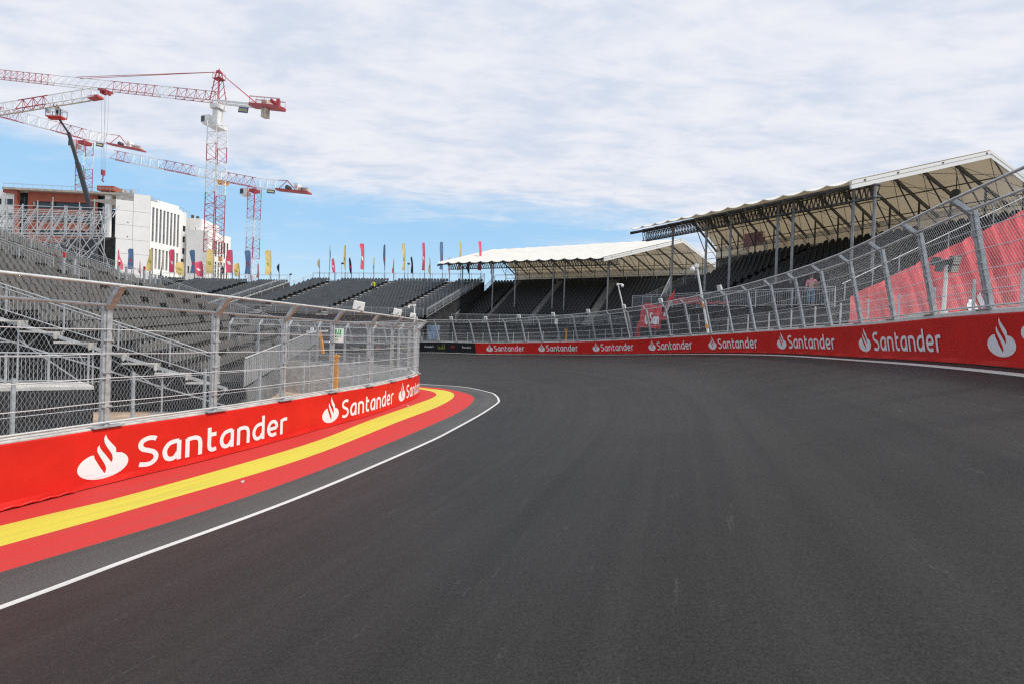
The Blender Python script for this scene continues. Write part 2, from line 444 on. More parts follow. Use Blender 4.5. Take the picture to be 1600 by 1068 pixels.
# ground to the horizon, and the raised ground that carries the outer wall and the stands behind it
mb = MB(); rows = []
for i in range(25):
    r = 4 + 2400 * (i / 24) ** 3
    rows.append([V((r * math.cos(a), 20 + r * math.sin(a), -0.85)) for a in [2 * math.pi * k / 48 for k in range(49)]])
mb.grid(rows); mb.face([rows[0][k] for k in range(48)])
tag(mb.build("ground", M['concrete_dark']), kind='structure')
def offset(c, s, d): return c.at(s) - c.nor(s) * d
mb = MB(); rows = []
for i in range(101):
    s = wall_out.len * i / 100; z = wall_out.at(s).z
    r = []
    for d, dz in ((0.02, -0.9), (0.02, 0.55), (9, 0.7), (24, 0.7), (30, -9)):
        p = offset(wall_out, s, d); p.z = max(-0.5, z + dz); r.append(p)
    rows.append(r)
mb.grid(rows); tag(mb.build("raised_ground", M['concrete_dark']), kind='structure')
# sandy soil showing between the paving behind the inner wall
def patch(name, pts, mt, z):
    mb = MB(); mb.face([V((x, y, z)) for x, y in smooth_line(pts + [pts[0]], 6)[:-1]]); return tag(mb.build(name, mt), kind='structure')
sp = [on_plane(x, y, -0.84) for x, y in ((405, 640), (430, 612), (480, 603), (520, 600), (505, 622), (450, 640))]
patch("sandy_soil", [(p.x, p.y) for p in sp], M['dirt'], -0.84)
sp = [on_plane(x, y, -0.84) for x, y in ((130, 668), (150, 640), (205, 634), (240, 640), (190, 668))]
patch("sandy_strip", [(p.x, p.y) for p in sp], M['dirt'], -0.84)
sp = [on_plane(x, y, -0.84) for x, y in ((-200, 640), (-60, 596), (120, 600), (60, 625))]
patch("sandy_bank", [(p.x, p.y) for p in sp], M['dirt'], -0.84)

# ------------------------------------------------------------------ lettering
def cr(pts, n=6):
    q = [2 * V(pts[0]) - V(pts[1])] + [V(p) for p in pts] + [2 * V(pts[-1]) - V(pts[-2])]
    out = []
    for i in range(1, len(q) - 2):
        a, b, c, d = q[i - 1:i + 3]
        for k in range(n):
            t = k / n
            out.append(0.5 * ((2 * b) + (c - a) * t + (2 * a - 5 * b + 4 * c - d) * t * t + (3 * b - a - 3 * c + d) * t ** 3))
    return out + [q[-2]]
GLYPH = {
 'S': (0.86, [[(.76, 1.21), (.62, 1.27), (.42, 1.28), (.2, 1.19), (.12, 1.0), (.22, .82), (.44, .72), (.64, .62), (.76, .45), (.73, .25), (.58, .12), (.36, .09), (.08, .15)]]),
 'a': (0.86, [[(.745, .93), (.745, 0)], [(.745, .91), (.5, .91), (.28, .83), (.13, .62), (.11, .4), (.2, .18), (.38, .1), (.56, .16), (.7, .36)]]),
 'n': (0.86, [[(.11, 0), (.11, .93)], [(.11, .88), (.34, .91), (.52, .9), (.68, .81), (.745, .6), (.745, .3), (.745, 0)]]),
 't': (0.60, [[(.19, 1.27), (.19, .7), (.19, .35), (.24, .17), (.38, .1), (.58, .13)], [(.19, .9), (.57, .9)]]),
 'd': (0.88, [[(.765, 1.38), (.765, 0)], [(.765, .9), (.5, .91), (.28, .83), (.13, .62), (.11, .4), (.2, .18), (.38, .1), (.56, .16), (.72, .36)]]),
 'e': (0.86, [[(.14, .47), (.75, .5), ], [(.75, .5), (.73, .72), (.6, .87), (.43, .91), (.24, .82), (.12, .6), (.12, .4), (.22, .19), (.42, .09), (.73, .14)]]),
 'r': (0.58, [[(.11, 0), (.11, .93)], [(.11, .84), (.3, .9), (.56, .9)]]),
}
def word_strokes(word, x0, y0, xh, fit):
    gap = 0.17
    total = sum(GLYPH[c][0] for c in word) + gap * (len(word) - 1)
    kx = fit / total
    out = []; x = 0
    for c in word:
        w, ss = GLYPH[c]
        for q in ss:
            pts = cr(q, 5) if len(q) > 2 else [lerp(V(q[0]), V(q[1]), t / 3) for t in range(4)]
            out.append([(x0 + (x + p[0]) * kx, y0 + p[1] * xh) for p in pts])
        x += w + gap
    return out
def ribbon(mb, fn, pts, w, off, mi=0):
    rows = []
    for i, p in enumerate(pts):
        a = V(pts[max(i - 1, 0)]); b = V(pts[min(i + 1, len(pts) - 1)]); d = (b - a).normalized(); n = V((-d.y, d.x)) * (w / 2)
        rows.append([fn(p[0] + n.x, p[1] + n.y, off), fn(p[0] - n.x, p[1] - n.y, off)])
    mb.grid(rows, mi)
def ell(cx, cy, rx, ry, a0, a1, n):
    return [(cx + rx * math.cos(R(lerp(a0, a1, i / n))), cy + ry * math.sin(R(lerp(a0, a1, i / n)))) for i in range(n + 1)]
_cell = lambda pts: [(p[0], p[1]) for p in cr([(x, y, 0) for x, y in pts], 4)]
EMBLEM = ([(.311, .567)] + ell(.5, .305, .5, .305, 121, 405, 40) + [(.80, .53)] + _cell([(.743, .546), (.735, .65), (.66, .76), (.571, .89), (.529, 1.0)]) +
          _cell([(.500, .909), (.518, .795), (.59, .65), (.661, .516), (.679, .40), (.654, .33)]) + _cell([(.571, .475), (.49, .60), (.429, .70), (.411, .78)]) +
          _cell([(.375, .724), (.375, .637), (.44, .49), (.518, .336), (.554, .216), (.529, .106)]) + _cell([(.446, .246), (.38, .38), (.321, .498)]))
def emblem(mb, fn, x0, y0, w, h, off, mi=0):
    pts = [(x0 + u * w, y0 + v * h) for u, v in EMBLEM]
    tris = tessellate_polygon([[V((x, y, 0)) for x, y in pts]])
    i = len(mb.v)
    mb.v.extend(tuple(fn(x, y, off)) for x, y in pts)
    for t in tris: mb.f.append(tuple(i + k for k in t)); mb.m.append(mi)
def add_logo(parent, fn, x0, y0, size, length, off=0.008, mt='white_print'):
    """Flame emblem and wordmark, x0..x0+length along the wall."""
    mb = MB(); emblem(mb, fn, x0, y0, size, size, off)
    mb.build("flame_emblem", M[mt], parent)
    mb = MB(); xh = size * 0.535
    for k, s in enumerate(word_strokes("Santander", x0 + size * 1.19, y0 + size * 0.055, xh, length - size * 1.19)):
        ribbon(mb, fn, s, xh * 0.205, off + 0.0006 * k)
    mb.build("wordmark", M[mt], parent)
_fc = {}
def font_mesh(text):
    if text in _fc: return _fc[text]
    cu = bpy.data.curves.new("lettering", 'FONT'); cu.body = text; cu.size = 1.0
    cu.offset = 0.012
    ob = bpy.data.objects.new("lettering_source", cu); scene.collection.objects.link(ob)
    bpy.context.view_layer.update()
    me = bpy.data.meshes.new_from_object(ob.evaluated_get(bpy.context.evaluated_depsgraph_get()))
    vs_ = [v.co.copy() for v in me.vertices]; fs = [tuple(p.vertices) for p in me.polygons]
    bpy.data.objects.remove(ob); bpy.data.meshes.remove(me)
    x0 = min(v.x for v in vs_); x1 = max(v.x for v in vs_)
    _fc[text] = ([(v.x - x0, v.y) for v in vs_], fs, x1 - x0)
    return _fc[text]
def add_text(mb, fn, text, x0, y0, h, width=None, off=0.008, mi=0):
    vs_, fs, w = font_mesh(text); ky = h / 0.72; kx = (width / w) if width else ky
    i = len(mb.v); mb.v.extend(tuple(fn(x0 + x * kx, y0 + y * ky, off)) for x, y in vs_)
    for f in fs: mb.f.append(tuple(i + k for k in f)); mb.m.append(mi)

# ------------------------------------------------------------------ barrier walls with printed banners
IN_H, OUT_H = 1.0, 1.12
LEAN_OUT = V((-0.19, -0.02, 0))            # the outer wall stands square to the banking, so it leans inward
def wall_fn(c, lean, out=0.0):
    def fn(s, h, off): return c.at(s) + c.nor(s) * (off + out) + V((0, 0, 1)) * h + lean * h
    return fn
f_in = wall_fn(wall_in, V((0, 0, 0))); f_out = wall_fn(wall_out, LEAN_OUT)
def wall_body(name, fn, s0, s1, h, parent, mt, thick=0.30, step=0.5):
    mb = MB(); n = int((s1 - s0) / step); prof = ((-0.03, -0.15), (-0.03, h), (-0.04, h + 0.02), (-thick, h + 0.02), (-thick, -1.0))
    mb.grid([[fn(lerp(s0, s1, i / n), v, o) for o, v in prof] for i in range(n + 1)])
    return mb.build(name, mt, parent)
def banner(fn, s0, s1, h, parent, mt, label=None, v0=0.015, skew=0.0):
    mb = MB(); n = max(2, int((s1 - s0) / 0.25))
    rows = []
    for i in range(n + 1):
        s = lerp(s0, s1, i / n)
        flare = 0.02 + 0.02 * math.sin(s * 2.1) ** 2
        rows.append([fn(s, v0, flare), fn(s, 0.12, 0.012), fn(s, h * 0.5, 0.010), fn(s, h - 0.03, 0.010), fn(s, h - 0.005, 0.004)])
    mb.grid(rows); o = mb.build("banner", mt, parent)
    if label: o['label'] = label
    return o
S_FRAME0 = wall_in.s_of_px(0, 0.5, 5, wall_in.len * 0.6)
b = wall_in.at(S_FRAME0)
iw = thing("barrier_wall", "low barrier wall with bright red sunlit banners along the inside of the bend behind the kerb", "wall", b)
wall_body("wall_body", f_in, 0, wall_in.len, IN_H, iw, M['concrete'])
s_apex = max((k * 0.1 for k in range(int(wall_in.len * 10))), key=lambda q: project(wall_in.at(q) + V((0, 0, .5)))[0] if (wall_in.at(q) - EYE).dot(FWD) > 1 else -1)
starts = [wall_in.s_of_px(px, 0.45, 5, s_apex) for px in (120, 503, 622.5)]
REP = starts[1] - starts[0]
edges = [0.0, starts[0] - REP - 2.0, starts[0] - 0.9, starts[1] - 0.9, starts[2] - 0.9, starts[2] + REP - 0.9, starts[2] + 2 * REP, wall_in.len]
for i, (a, b_) in enumerate(zip(edges, edges[1:])):
    bn = banner(f_in, a, b_, IN_H - 0.005, iw, M['red_vinyl'])
    if 1 <= i <= 5:
        x = (starts[0] - REP - 1.1, *starts, starts[2] + REP)[i - 1]
        add_logo(bn, f_in, x, 0.12, 0.77, 4.5, 0.016)
mb = MB()      # crumpled hem of the nearest banner where it meets the kerb
for k in range(14):
    s = starts[0] - 1.6 + 0.11 * k
    mb.tube(f_in(s, 0.03 + 0.015 * (k % 2), 0.05), f_in(s + 0.13, 0.03 + 0.02 * ((k + 1) % 2), 0.06), 0.018, 5)
mb.build("loose_hem", M['red_vinyl'], iw, True)

ow = thing("barrier_wall", "leaning barrier wall with shaded dark red and black banners along the outside of the banked bend", "wall", wall_out.at(wall_out.s_of_px(1100, 0)))
wall_body("wall_body", f_out, 0, wall_out.len, OUT_H, ow, M['pale_concrete'], 0.42)
ostarts = [wall_out.s_of_px(px, 0, 0, wall_out.len, lambda s: f_out(s, 0.45, 0)) for px in (760, 841.4, 926, 1013.4, 1107.5, 1214.8, 1342.5, 1544)]
s_black = wall_out.s_of_px(743, 0, 0, wall_out.len, lambda s: f_out(s, 0.5, 0))
ostarts += [ostarts[-1] + 6.1, ostarts[-1] + 12.2]
oe = [s_black] + [s - 0.95 for s in ostarts[1:]] + [wall_out.len]
for i, (a, b_) in enumerate(zip(oe, oe[1:])):
    bn = banner(f_out, a, b_, OUT_H - 0.075, ow, M['red_vinyl'])
    if ostarts[i] + 4.2 < wall_out.len: add_logo(bn, f_out, ostarts[i], 0.20, 0.76, 4.5, 0.016)
bb = banner(f_out, 0, s_black, OUT_H - 0.075, ow, M['black_vinyl'], "black banner at the far end with small white, red and olive lettering")
SB = [wall_out.s_of_px(px, 0, 0, wall_out.len, lambda s: f_out(s, 0.5, 0)) for px in (664, 684, 704.5, 722.5)]
mbw, mbr, mbo = MB(), MB(), MB()
def f1_mark(mb, fn, x, y, h):
    """Slanted two-bar letter mark followed by a slanted stroke."""
    for pts in (((0, 0), (.18, 0), (.42, .42), (.95, .42), (1.05, .6), (.5, .6), (.62, .82), (1.3, .82), (1.42, 1), (.45, 1)), ((1.1, 0), (1.35, 0), (2.05, 1), (1.8, 1))):
        q = [(x + u * h * 0.95, y + v * h) for u, v in pts]
        i = len(mb.v); mb.v.extend(tuple(fn(a, b, 0.016)) for a, b in q)
        for t in tessellate_polygon([[V((a, b, 0)) for a, b in q]]): mb.f.append(tuple(i + k for k in t)); mb.m.append(0)
per = SB[3] - SB[0]
for k in range(3):
    d = -per * k
    add_text(mbw, f_out, "Formula 2", SB[0] + d, 0.48, 0.22, 1.0, 0.016)
    if k == 0: add_text(mbw, f_out, "Formula 2", SB[3], 0.48, 0.22, 1.0, 0.016)
    x = SB[1] + d
    for j, hgt in enumerate((0.34, 0.22, 0.22, 0.42, 0.5)):
        mbo.face([f_out(x + a, y, 0.016) for a, y in ((j * 0.19, 0.40), (j * 0.19 + 0.05, 0.40), (j * 0.19 + 0.05, 0.40 + hgt), (j * 0.19, 0.40 + hgt))])
    mbo.face([f_out(x + a, y, 0.0164) for a, y in ((0, 0.36), (0.82, 0.36), (0.82, 0.41), (0, 0.41))])
    f1_mark(mbr, f_out, SB[2] + d, 0.44, 0.26)
mbw.build("white_lettering", M['white_print'], bb); mbr.build("red_mark", M['red_print'], bb); mbo.build("olive_mark", M['olive_print'], bb)

# ------------------------------------------------------------------ debris fences
def debris_fence(fn, curve, posts, base_h, lean, height, arm, parent, post_w=0.13, pitch=0.060, slope=2.1, boxes=(), wire_r=0.0013, arm_dir=None, cables=5, arm_up=0.75, inset=-0.12):
    """Posts with inward arms, rails, cables and a diamond wire mesh between them."""
    def at(s, h, k=0.0):            # point h metres up the post at arc length s, k metres along its arm
        n = curve.nor(s) if arm_dir is None else arm_dir(s)
        hh = min(h, height)
        p = fn(s, base_h, inset) + (V((0, 0, 1)) + lean).normalized() * hh
        return p + (n * 0.72 + V((0, 0, arm_up))) * k
    wires, rails, cab, top_r, foot_r = MB(), MB(), MB(), MB(), MB()
    up = (V((0, 0, 1)) + lean).normalized()
    for j, s in enumerate(posts):
        t = curve.tan(s); n = curve.nor(s)
        mb = MB(); a, b = at(s, 0.0), at(s, height + 0.10)
        mb.bar(a - n * 0.03, b - n * 0.03, post_w, 0.075, n)
        mb.bar(a + n * 0.02, at(s, height) + n * 0.02, post_w * 0.45, 0.03, n)
        for q in (0.35, 0.95, 1.5): mb.bar(at(s, q) + n * 0.03 - t * 0.075, at(s, q) + n * 0.03 + t * 0.075, 0.03, 0.03, up)
        p = mb.build("post", M['galv'], parent)
        mb = MB(); mb.bar(at(s, height - 0.06), at(s, height, arm), 0.085, 0.10, t); mb.build("arm", M['galv'], p)
        mb = MB(); mb.box(at(s, 0.0) + n * 0.03, 0.46, 0.20, 0.018, (t, n, V((0, 0, 1)))); mb.build("base_plate", M['galv_dull'], p)
        if j in boxes:
            mb = MB(); c = at(s, height, arm) + V((0, 0, 0.16)); yaw = curve.nor(s); q = V((yaw.x, yaw.y, -0.35)).normalized(); t2 = q.cross(V((0, 0, 1))).normalized()
            mb.box(c, 0.34, 0.09, 0.30, (t2, q, t2.cross(q))); mb.box(c - q * 0.06, 0.20, 0.06, 0.18, (t2, q, t2.cross(q))); mb.tube(c, c - V((0, 0, 0.22)), 0.02, 6)
            mb.build("panel_box", M['white_plastic'], p)
    for s0, s1 in zip(posts, posts[1:]):
        if s1 - s0 > 2.6: continue
        for h, r in ((height, 0.028),):
            rails.tube(at(s0, h) + curve.nor(s0) * 0.05, at(s1, h) + curve.nor(s1) * 0.05, r, 6)
        top_r.tube(at(s0, height, arm), at(s1, height, arm), 0.030, 6)
        foot_r.tube(at(s0, 0.07) + curve.nor(s0) * 0.04, at(s1, 0.07) + curve.nor(s1) * 0.04, 0.022, 6)
        for k in range(cables):
            h = height * (k + 1) / (cables + 1) * 1.0
            mid = (at(s0, h) + at(s1, h)) / 2 + V((0, 0, -0.012)); n0, n1 = curve.nor(s0) * 0.035, curve.nor(s1) * 0.035
            cab.tube(at(s0, h) + n0, mid + (n0 + n1) / 2, 0.009, 5); cab.tube(mid + (n0 + n1) / 2, at(s1, h) + n1, 0.009, 5)
        # diamond mesh, clipped to each panel: vertical part, then the part along the arms
        w = (at(s1, 0) - at(s0, 0)).length
        for A, B, C, D, H in ((at(s0, 0.05), at(s1, 0.05), at(s0, height), at(s1, height), height - 0.05), (at(s0, height), at(s1, height), at(s0, height, arm), at(s1, height, arm), arm)):
            def pt(x, y): return lerp(lerp(A, B, x / w), lerp(C, D, x / w), y / H)
            dx = H / slope
            for sg in (1, -1):
                k = -dx if sg > 0 else 0.0
                x = k
                while x < w + (0 if sg > 0 else dx):
                    xa, ya, xb, yb = x, 0.0, x + sg * dx, H
                    if sg > 0:
                        if xa < 0: ya = -xa * slope; xa = 0
                        if xb > w: yb = (w - x) * slope; xb = w
                    else:
                        if xa > w: ya = (xa - w) * slope; xa = w
                        if xb < 0: yb = x * slope; xb = 0
                    if yb - ya > 0.03: wires.tube(pt(xa, ya), pt(xb, yb), wire_r, 3)
                    x += pitch
    rails.build("middle_rail", M['rail'], parent, True); top_r.build("top_rail", M['rail'], parent, True); foot_r.build("foot_rail", M['rail'], parent, True); cab.build("cable", M['wire'], parent, True)
    w = wires.build("wire_mesh", M['wire'], parent); w['kind'] = 'stuff'
    return at
s1 = wall_in.s_of_px(168, 1.0, 5, wall_in.len * 0.6)
ip = []
s = s1 - 2.0 * 4
while s < wall_in.len - 6: ip.append(s); s += 2.0
fi = thing("debris_fence", "tall galvanised mesh fence with cranked posts on the inner red barrier wall", "fence", wall_in.at(s1))
_arm_n = lambda s: wall_in.nor(s)
fence_in = debris_fence(f_in, wall_in, ip, IN_H + 0.02, V((0, 0, 0)), 2.12, 0.46, fi, cables=4, inset=-0.07)
s1o = wall_out.s_of_px(1545, 0, 0, wall_out.len, lambda s: f_out(s, OUT_H, -0.12))
op = []
s = s1o + 2.0 * int((wall_out.len - 1 - s1o) / 2)
while s > 3: op.append(s); s -= 2.0
op = op[::-1]
fo = thing("debris_fence", "long leaning mesh fence with white boxes on its arms along the outer barrier wall", "fence", wall_out.at(wall_out.s_of_px(1150, 0)))
pxs = [project(f_out(s, 3.2, -0.12))[0] for s in op]
bx = [i for i, x in enumerate(pxs) if (620 < x < 1010 and i % 2 == 0)] + [min(range(len(op)), key=lambda i: abs(pxs[i] - q)) for q in (1045, 1120)]
fence_out = debris_fence(f_out, wall_out, op, OUT_H + 0.02, V((-0.25, -0.03, 0)), 2.02, 0.46, fo, boxes=set(bx), cables=4, arm_up=0.52, wire_r=0.0015, pitch=0.072)
# low second fences of slim posts and wire panels just behind both walls
def low_fence(name, label, curve, off, s0, s1, z0, z1, step, pitch):
    t = thing(name, label, "fence", curve.at((s0 + s1) / 2) - curve.nor((s0 + s1) / 2) * off)
    mesh = MB(); rl = MB(); prev = None
    s = s0
    while s < s1:
        b = offset(curve, s, off); a = V((b.x, b.y, b.z + z0)); c = V((b.x, b.y, b.z + z1))
        mb = MB(); mb.bar(a, c, 0.05, 0.05, curve.nor(s)); mb.build("post", M['galv'], t)
        if prev:
            for k in range(5): rl.tube(lerp(prev[0], prev[1], 0.06 + k * 0.22), lerp(a, c, 0.06 + k * 0.22), 0.006, 4)
            w = (a - prev[0]).length; n = int(w / pitch)
            for k in range(1, n):
                mesh.tube(lerp(prev[0], a, k / n), lerp(prev[1], c, k / n), 0.0014, 3)
        prev = (a, c); s += step
    rl.build("rail", M['wire'], t); mm = mesh.build("wire_panel", M['wire'], t); mm['kind'] = 'stuff'
low_fence("wire_panel_fence", "slim wire panel fence close behind the inner barrier wall", wall_in, 2.2, s1 - 4, wall_in.len - 8, -0.85, 1.75, 1.9, 0.06)
low_fence("wire_panel_fence", "low wire panel fence of short posts behind the leaning outer fence", wall_out, 1.25, 10, wall_out.len - 1, 0.55, 2.15, 1.7, 0.07)

# ------------------------------------------------------------------ grandstands
def seat_mesh(fine):
    """Tip-up seat: curved back shell with rounded top, folded pan, and bracket; faces local -Y, origin on the deck under it."""
    mb = MB()
    nx, nz = (6, 5) if fine else (3, 2)
    def shell(w, z0, z1, y0, lean, bow, th, rnd):
        fr, bk = [], []
        for j in range(nz + 1):
            v = j / nz; ww = w * (1 - rnd * max(0, (v - 0.55) / 0.45) ** 2.2); rf, rb = [], []
            for i in range(nx + 1):
                u = 2 * i / nx - 1
                z = lerp(z0, z1, v) - rnd * 0.25 * (z1 - z0) * (abs(u) ** 2.5) * max(0, v)
                y = y0 + lean * v - bow * u * u
                rf.append(V((u * ww / 2, y, z))); rb.append(V((u * ww / 2, y + th, z)))
            fr.append(rf); bk.append(rb)
        mb.grid(fr); mb.grid([r[::-1] for r in bk])
        mb.grid([fr[-1], bk[-1]])
        mb.grid([[r[0] for r in bk], [r[0] for r in fr]]); mb.grid([[r[-1] for r in fr], [r[-1] for r in bk]])
    shell(0.44, 0.42, 0.82, 0.12, 0.09, 0.075, 0.035, 0.42)
    shell(0.38, 0.38, 0.66, 0.04, 0.05, 0.02, 0.045, 0.25)
    mb.box((0, 0.12, 0.20), 0.06, 0.05, 0.40)
    if fine: mb.box((0, 0.09, 0.37), 0.40, 0.10, 0.04)
    return mb
SEAT_F, SEAT_C = seat_mesh(True), seat_mesh(False)
def railing(mb, a, b, h=1.05, step=1.5, bars=0.16, r=0.022, two=True):
    """Sloping or level hand rail from a to b with posts and thin uprights."""
    a, b = V(a), V(b); l = (b - a).length; n = max(1, round(l / step)); up = V((0, 0, h))
    mb.tube(a + up, b + up, r, 6)
    if two: mb.tube(a + up * 0.88, b + up * 0.88, r * 0.8, 5)
    mb.tube(a + up * 0.12, b + up * 0.12, r * 0.8, 5)
    for i in range(n + 1):
        p = lerp(a, b, i / n); mb.bar(p, p + up, 0.045, 0.045)
    if bars:
        k = int(l / bars)
        for i in range(1, k):
            p = lerp(a, b, i / k); mb.tube(p + up * 0.12, p + up * 0.88, 0.008, 4)
def grandstand(name, label, FL, FR, TL, TR, rows, pitch, aisles, seat_mat, fine=False, deck='deck', skirt_to=None, back_rail=True, left_rail=True, right_rail=True,
               front_rail=True, front_gap=1.1, aisle_w=1.1, stairs='deck_pale', skip=None, group='banks of black seats round the bend', cladding=True, rail_h=1.05):
    FL, FR, TL, TR = V(FL), V(FR), V(TL), V(TR)
    st = thing(name, label, "grandstand", (FL.x + FR.x) / 2 * V((1, 0, 0)) + V((0, (FL.y + FR.y) / 2, 0)), group)
    def q(u, v): return lerp(lerp(FL, FR, u), lerp(TL, TR, u), v)
    dk, steps = MB(), [MB() for _ in aisles]
    W = ((FR - FL).length + (TR - TL).length) / 2
    seats = []
    for k in range(rows):
        v0, v1 = k / rows, (k + 1) / rows
        z0a, z0b = q(0, v0).z, q(1, v0).z
        a, b, c, d = q(0, v0), q(1, v0), q(1, v1), q(0, v1)
        for p, zz_ in ((a, z0a), (b, z0b), (c, z0b), (d, z0a)): p.z = zz_
        nz_a, nz_b = q(0, v1).z, q(1, v1).z
        dk.face([a, b, c, d])                                              # tread
        dk.face([d, c, V((c.x, c.y, nz_b)), V((d.x, d.y, nz_a))])           # riser
        low = V((0, 0, -0.12)); dk.face([a + low, d + low, d, a]); dk.face([b, c, c + low, b + low])
        rd = (b - a).normalized(); back = V((-rd.y, rd.x, 0)).normalized()
        if back.dot(V((d.x - a.x, d.y - a.y, 0))) < 0: back = -back
        rot = Matrix((rd.xy.to_3d(), back, V((0, 0, 1)))).transposed().to_4x4()
        n = int(W / pitch); depth = (d - a).xy.length
        for i in range(n):
            u = (i + 0.5) / n
            if any(abs(u - w) * W < aisle_w / 2 for w in aisles): continue
            if skip and skip(u, (v0 + v1) / 2): continue
            p = lerp(a, b, u) + back * (depth * 0.55) ; p.z = lerp(a, b, u).z
            seats.append(Matrix.Translation(p) @ rot)
        for w, sa in zip(aisles, steps):                                   # aisle steps, two to a tier
            for j in (0, 1):
                vv = v0 + j * 0.5 / rows; e = aisle_w / 2 / W
                s0, s1_ = q(w - e, vv), q(w + e, vv); rise = (nz_a - z0a) / 2
                f = back * (depth / 2)
                zz_ = lerp(a, b, w).z + 0.02 + rise * j
                s0.z = s1_.z = zz_
                sa.face([s0, s1_, s1_ + f, s0 + f]); up = V((0, 0, rise))
                sa.face([s0 + f, s1_ + f, s1_ + f + up, s0 + f + up])
    dk.build("tier_deck", M[deck], st)
    for sa in steps: sa.build("aisle_steps", M[stairs], st)
    seats.sort(key=lambda mt: (mt.translation - EYE).length)
    def vis(mt):
        x, y, z = project(mt.translation); return -5 < x < 1605
    seats = [s for s in seats if vis(s)] + [s for s in seats if not vis(s)]
    src = SEAT_F if fine else SEAT_C
    me = src.mesh("seat", seat_mat, fine)
    for mt in seats[:100]:
        o = bpy.data.objects.new("seat", me); scene.collection.objects.link(o); o.parent = st
        o.matrix_local = Matrix.Translation(-st.location) @ mt
    rest = MB()
    for i, mt in enumerate(seats[100:]):
        rest.merge(src if (fine and i < 420) else SEAT_C, mt)
    o = rest.build("seats", seat_mat, st, fine); o['kind'] = 'stuff'
    # walkway, rails, cladding
    dn = (FR - FL).normalized(); fw = V((dn.y, -dn.x, 0)).normalized()
    if fw.dot(V((TL.x - FL.x, TL.y - FL.y, 0))) > 0: fw = -fw
    g = fw * front_gap; th = V((0, 0, -0.14))
    w = MB(); w.face([FL, FL + g, FR + g, FR]); w.face([FL + g, FL + g + th, FR + g + th, FR + g]); w.build("walkway", M[deck], st)
    if front_rail:
        r = MB(); railing(r, FL + g, FR + g, rail_h, 2.2, 0.13); r.build("front_rail", M['galv'], st)
    if back_rail:
        r = MB(); railing(r, TL, TR, 1.25, 2.0, 0); r.build("back_rail", M['galv'], st)
    if left_rail: r = MB(); railing(r, FL, TL, 1.1, 2.0, 0.15); r.build("side_rail", M['galv_dull'], st)
    if right_rail: r = MB(); railing(r, FR, TR, 1.1, 2.0, 0.15); r.build("side_rail", M['galv_dull'], st)
    if skirt_to is not None:
        s = MB(); nn = 40; rws = []
        for j in range(4):
            rw = []
            for i in range(nn + 1):
                p = lerp(FL + g, FR + g, i / nn); p.z = lerp(p.z - 0.16, skirt_to, j / 3); rw.append(p - fw * (0.05 + 0.05 * math.sin(i * 1.7 + j)))
            rws.append(rw)
        s.grid(rws)
        if cladding:
            for A, B in ((FL, TL), (FR, TR)):
                s.face([A, B, V((B.x, B.y, skirt_to)), V((A.x, A.y, skirt_to))])
            s.face([TL, TR, V((TR.x, TR.y, skirt_to)), V((TL.x, TL.y, skirt_to))])
        s.build("skirt", M['skirt'], st)
    return st, q

E = EYE.z
def W3(x, y, h): return V((x, y, E + h))
# right-hand covered stand
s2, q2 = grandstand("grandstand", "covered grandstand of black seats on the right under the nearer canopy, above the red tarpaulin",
    W3(10.9, 38.4, 2.9), W3(17.6, 24, 2.25), W3(24.4, 47.6, 9.4), W3(33.0, 28.9, 9.1), 18, 0.48, (0.34, 0.74), M['seat_shaded'], True, 'deck_dark', skirt_to=2.0, stairs='deck', cladding=True, right_rail=False)
# centre covered stand
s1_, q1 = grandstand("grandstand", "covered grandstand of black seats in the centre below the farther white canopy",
    W3(-7.4, 58.8, 1.9), W3(15.2, 50.2, 1.9), W3(-3.0, 70.7, 8.6), W3(21.3, 61.5, 8.6), 17, 0.48, (0.16, 0.40, 0.70), M['seat_shaded'], False, 'deck_dark', skirt_to=1.2, stairs='deck')
# open stand below the flags, and its neighbour to the left
TRc, TLc = P(757, 441, 66.0), P(489, 438.5, 72.0)
BRc = P(667, 497, 53.0)
BLc = TLc + (BRc - TRc)
s3, q3 = grandstand("grandstand", "open grandstand of black seats with pale aisles in the middle distance below the flags",
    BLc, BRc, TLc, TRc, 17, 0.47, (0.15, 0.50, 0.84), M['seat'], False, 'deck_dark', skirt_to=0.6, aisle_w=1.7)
TR4, TL4 = P(453, 441.5, 76.6), P(250, 437, 80.5)
off4 = BRc - TRc
s4, q4 = grandstand("grandstand", "open grandstand of black seats far left beside the gap, in front of the white building",
    TL4 + off4, TR4 + off4, TL4, TR4, 17, 0.47, (0.25, 0.74), M['seat'], False, 'deck_dark', skirt_to=0.6, aisle_w=1.7)
# near left stand, seen from its end; its tiers climb away to the left
A5, B5 = V((-12.8, 20.0, 0.50)), V((-20.2, 45.0, 2.05))
up5 = V((-23.0, -6.7, 8.3))
s5, q5 = grandstand("grandstand", "near grandstand of sunlit dusty dark seats on the left close behind the inner fence",
    A5, B5, A5 + up5, B5 + up5 + V((0, 0, -0.3)), 21, 0.52, (0.54, 0.81), M['seat_dusty_sunlit'], True, 'deck_dark', skirt_to=None, back_rail=False, left_rail=False, right_rail=True, front_rail=False,
    stairs='deck', front_gap=0.9)
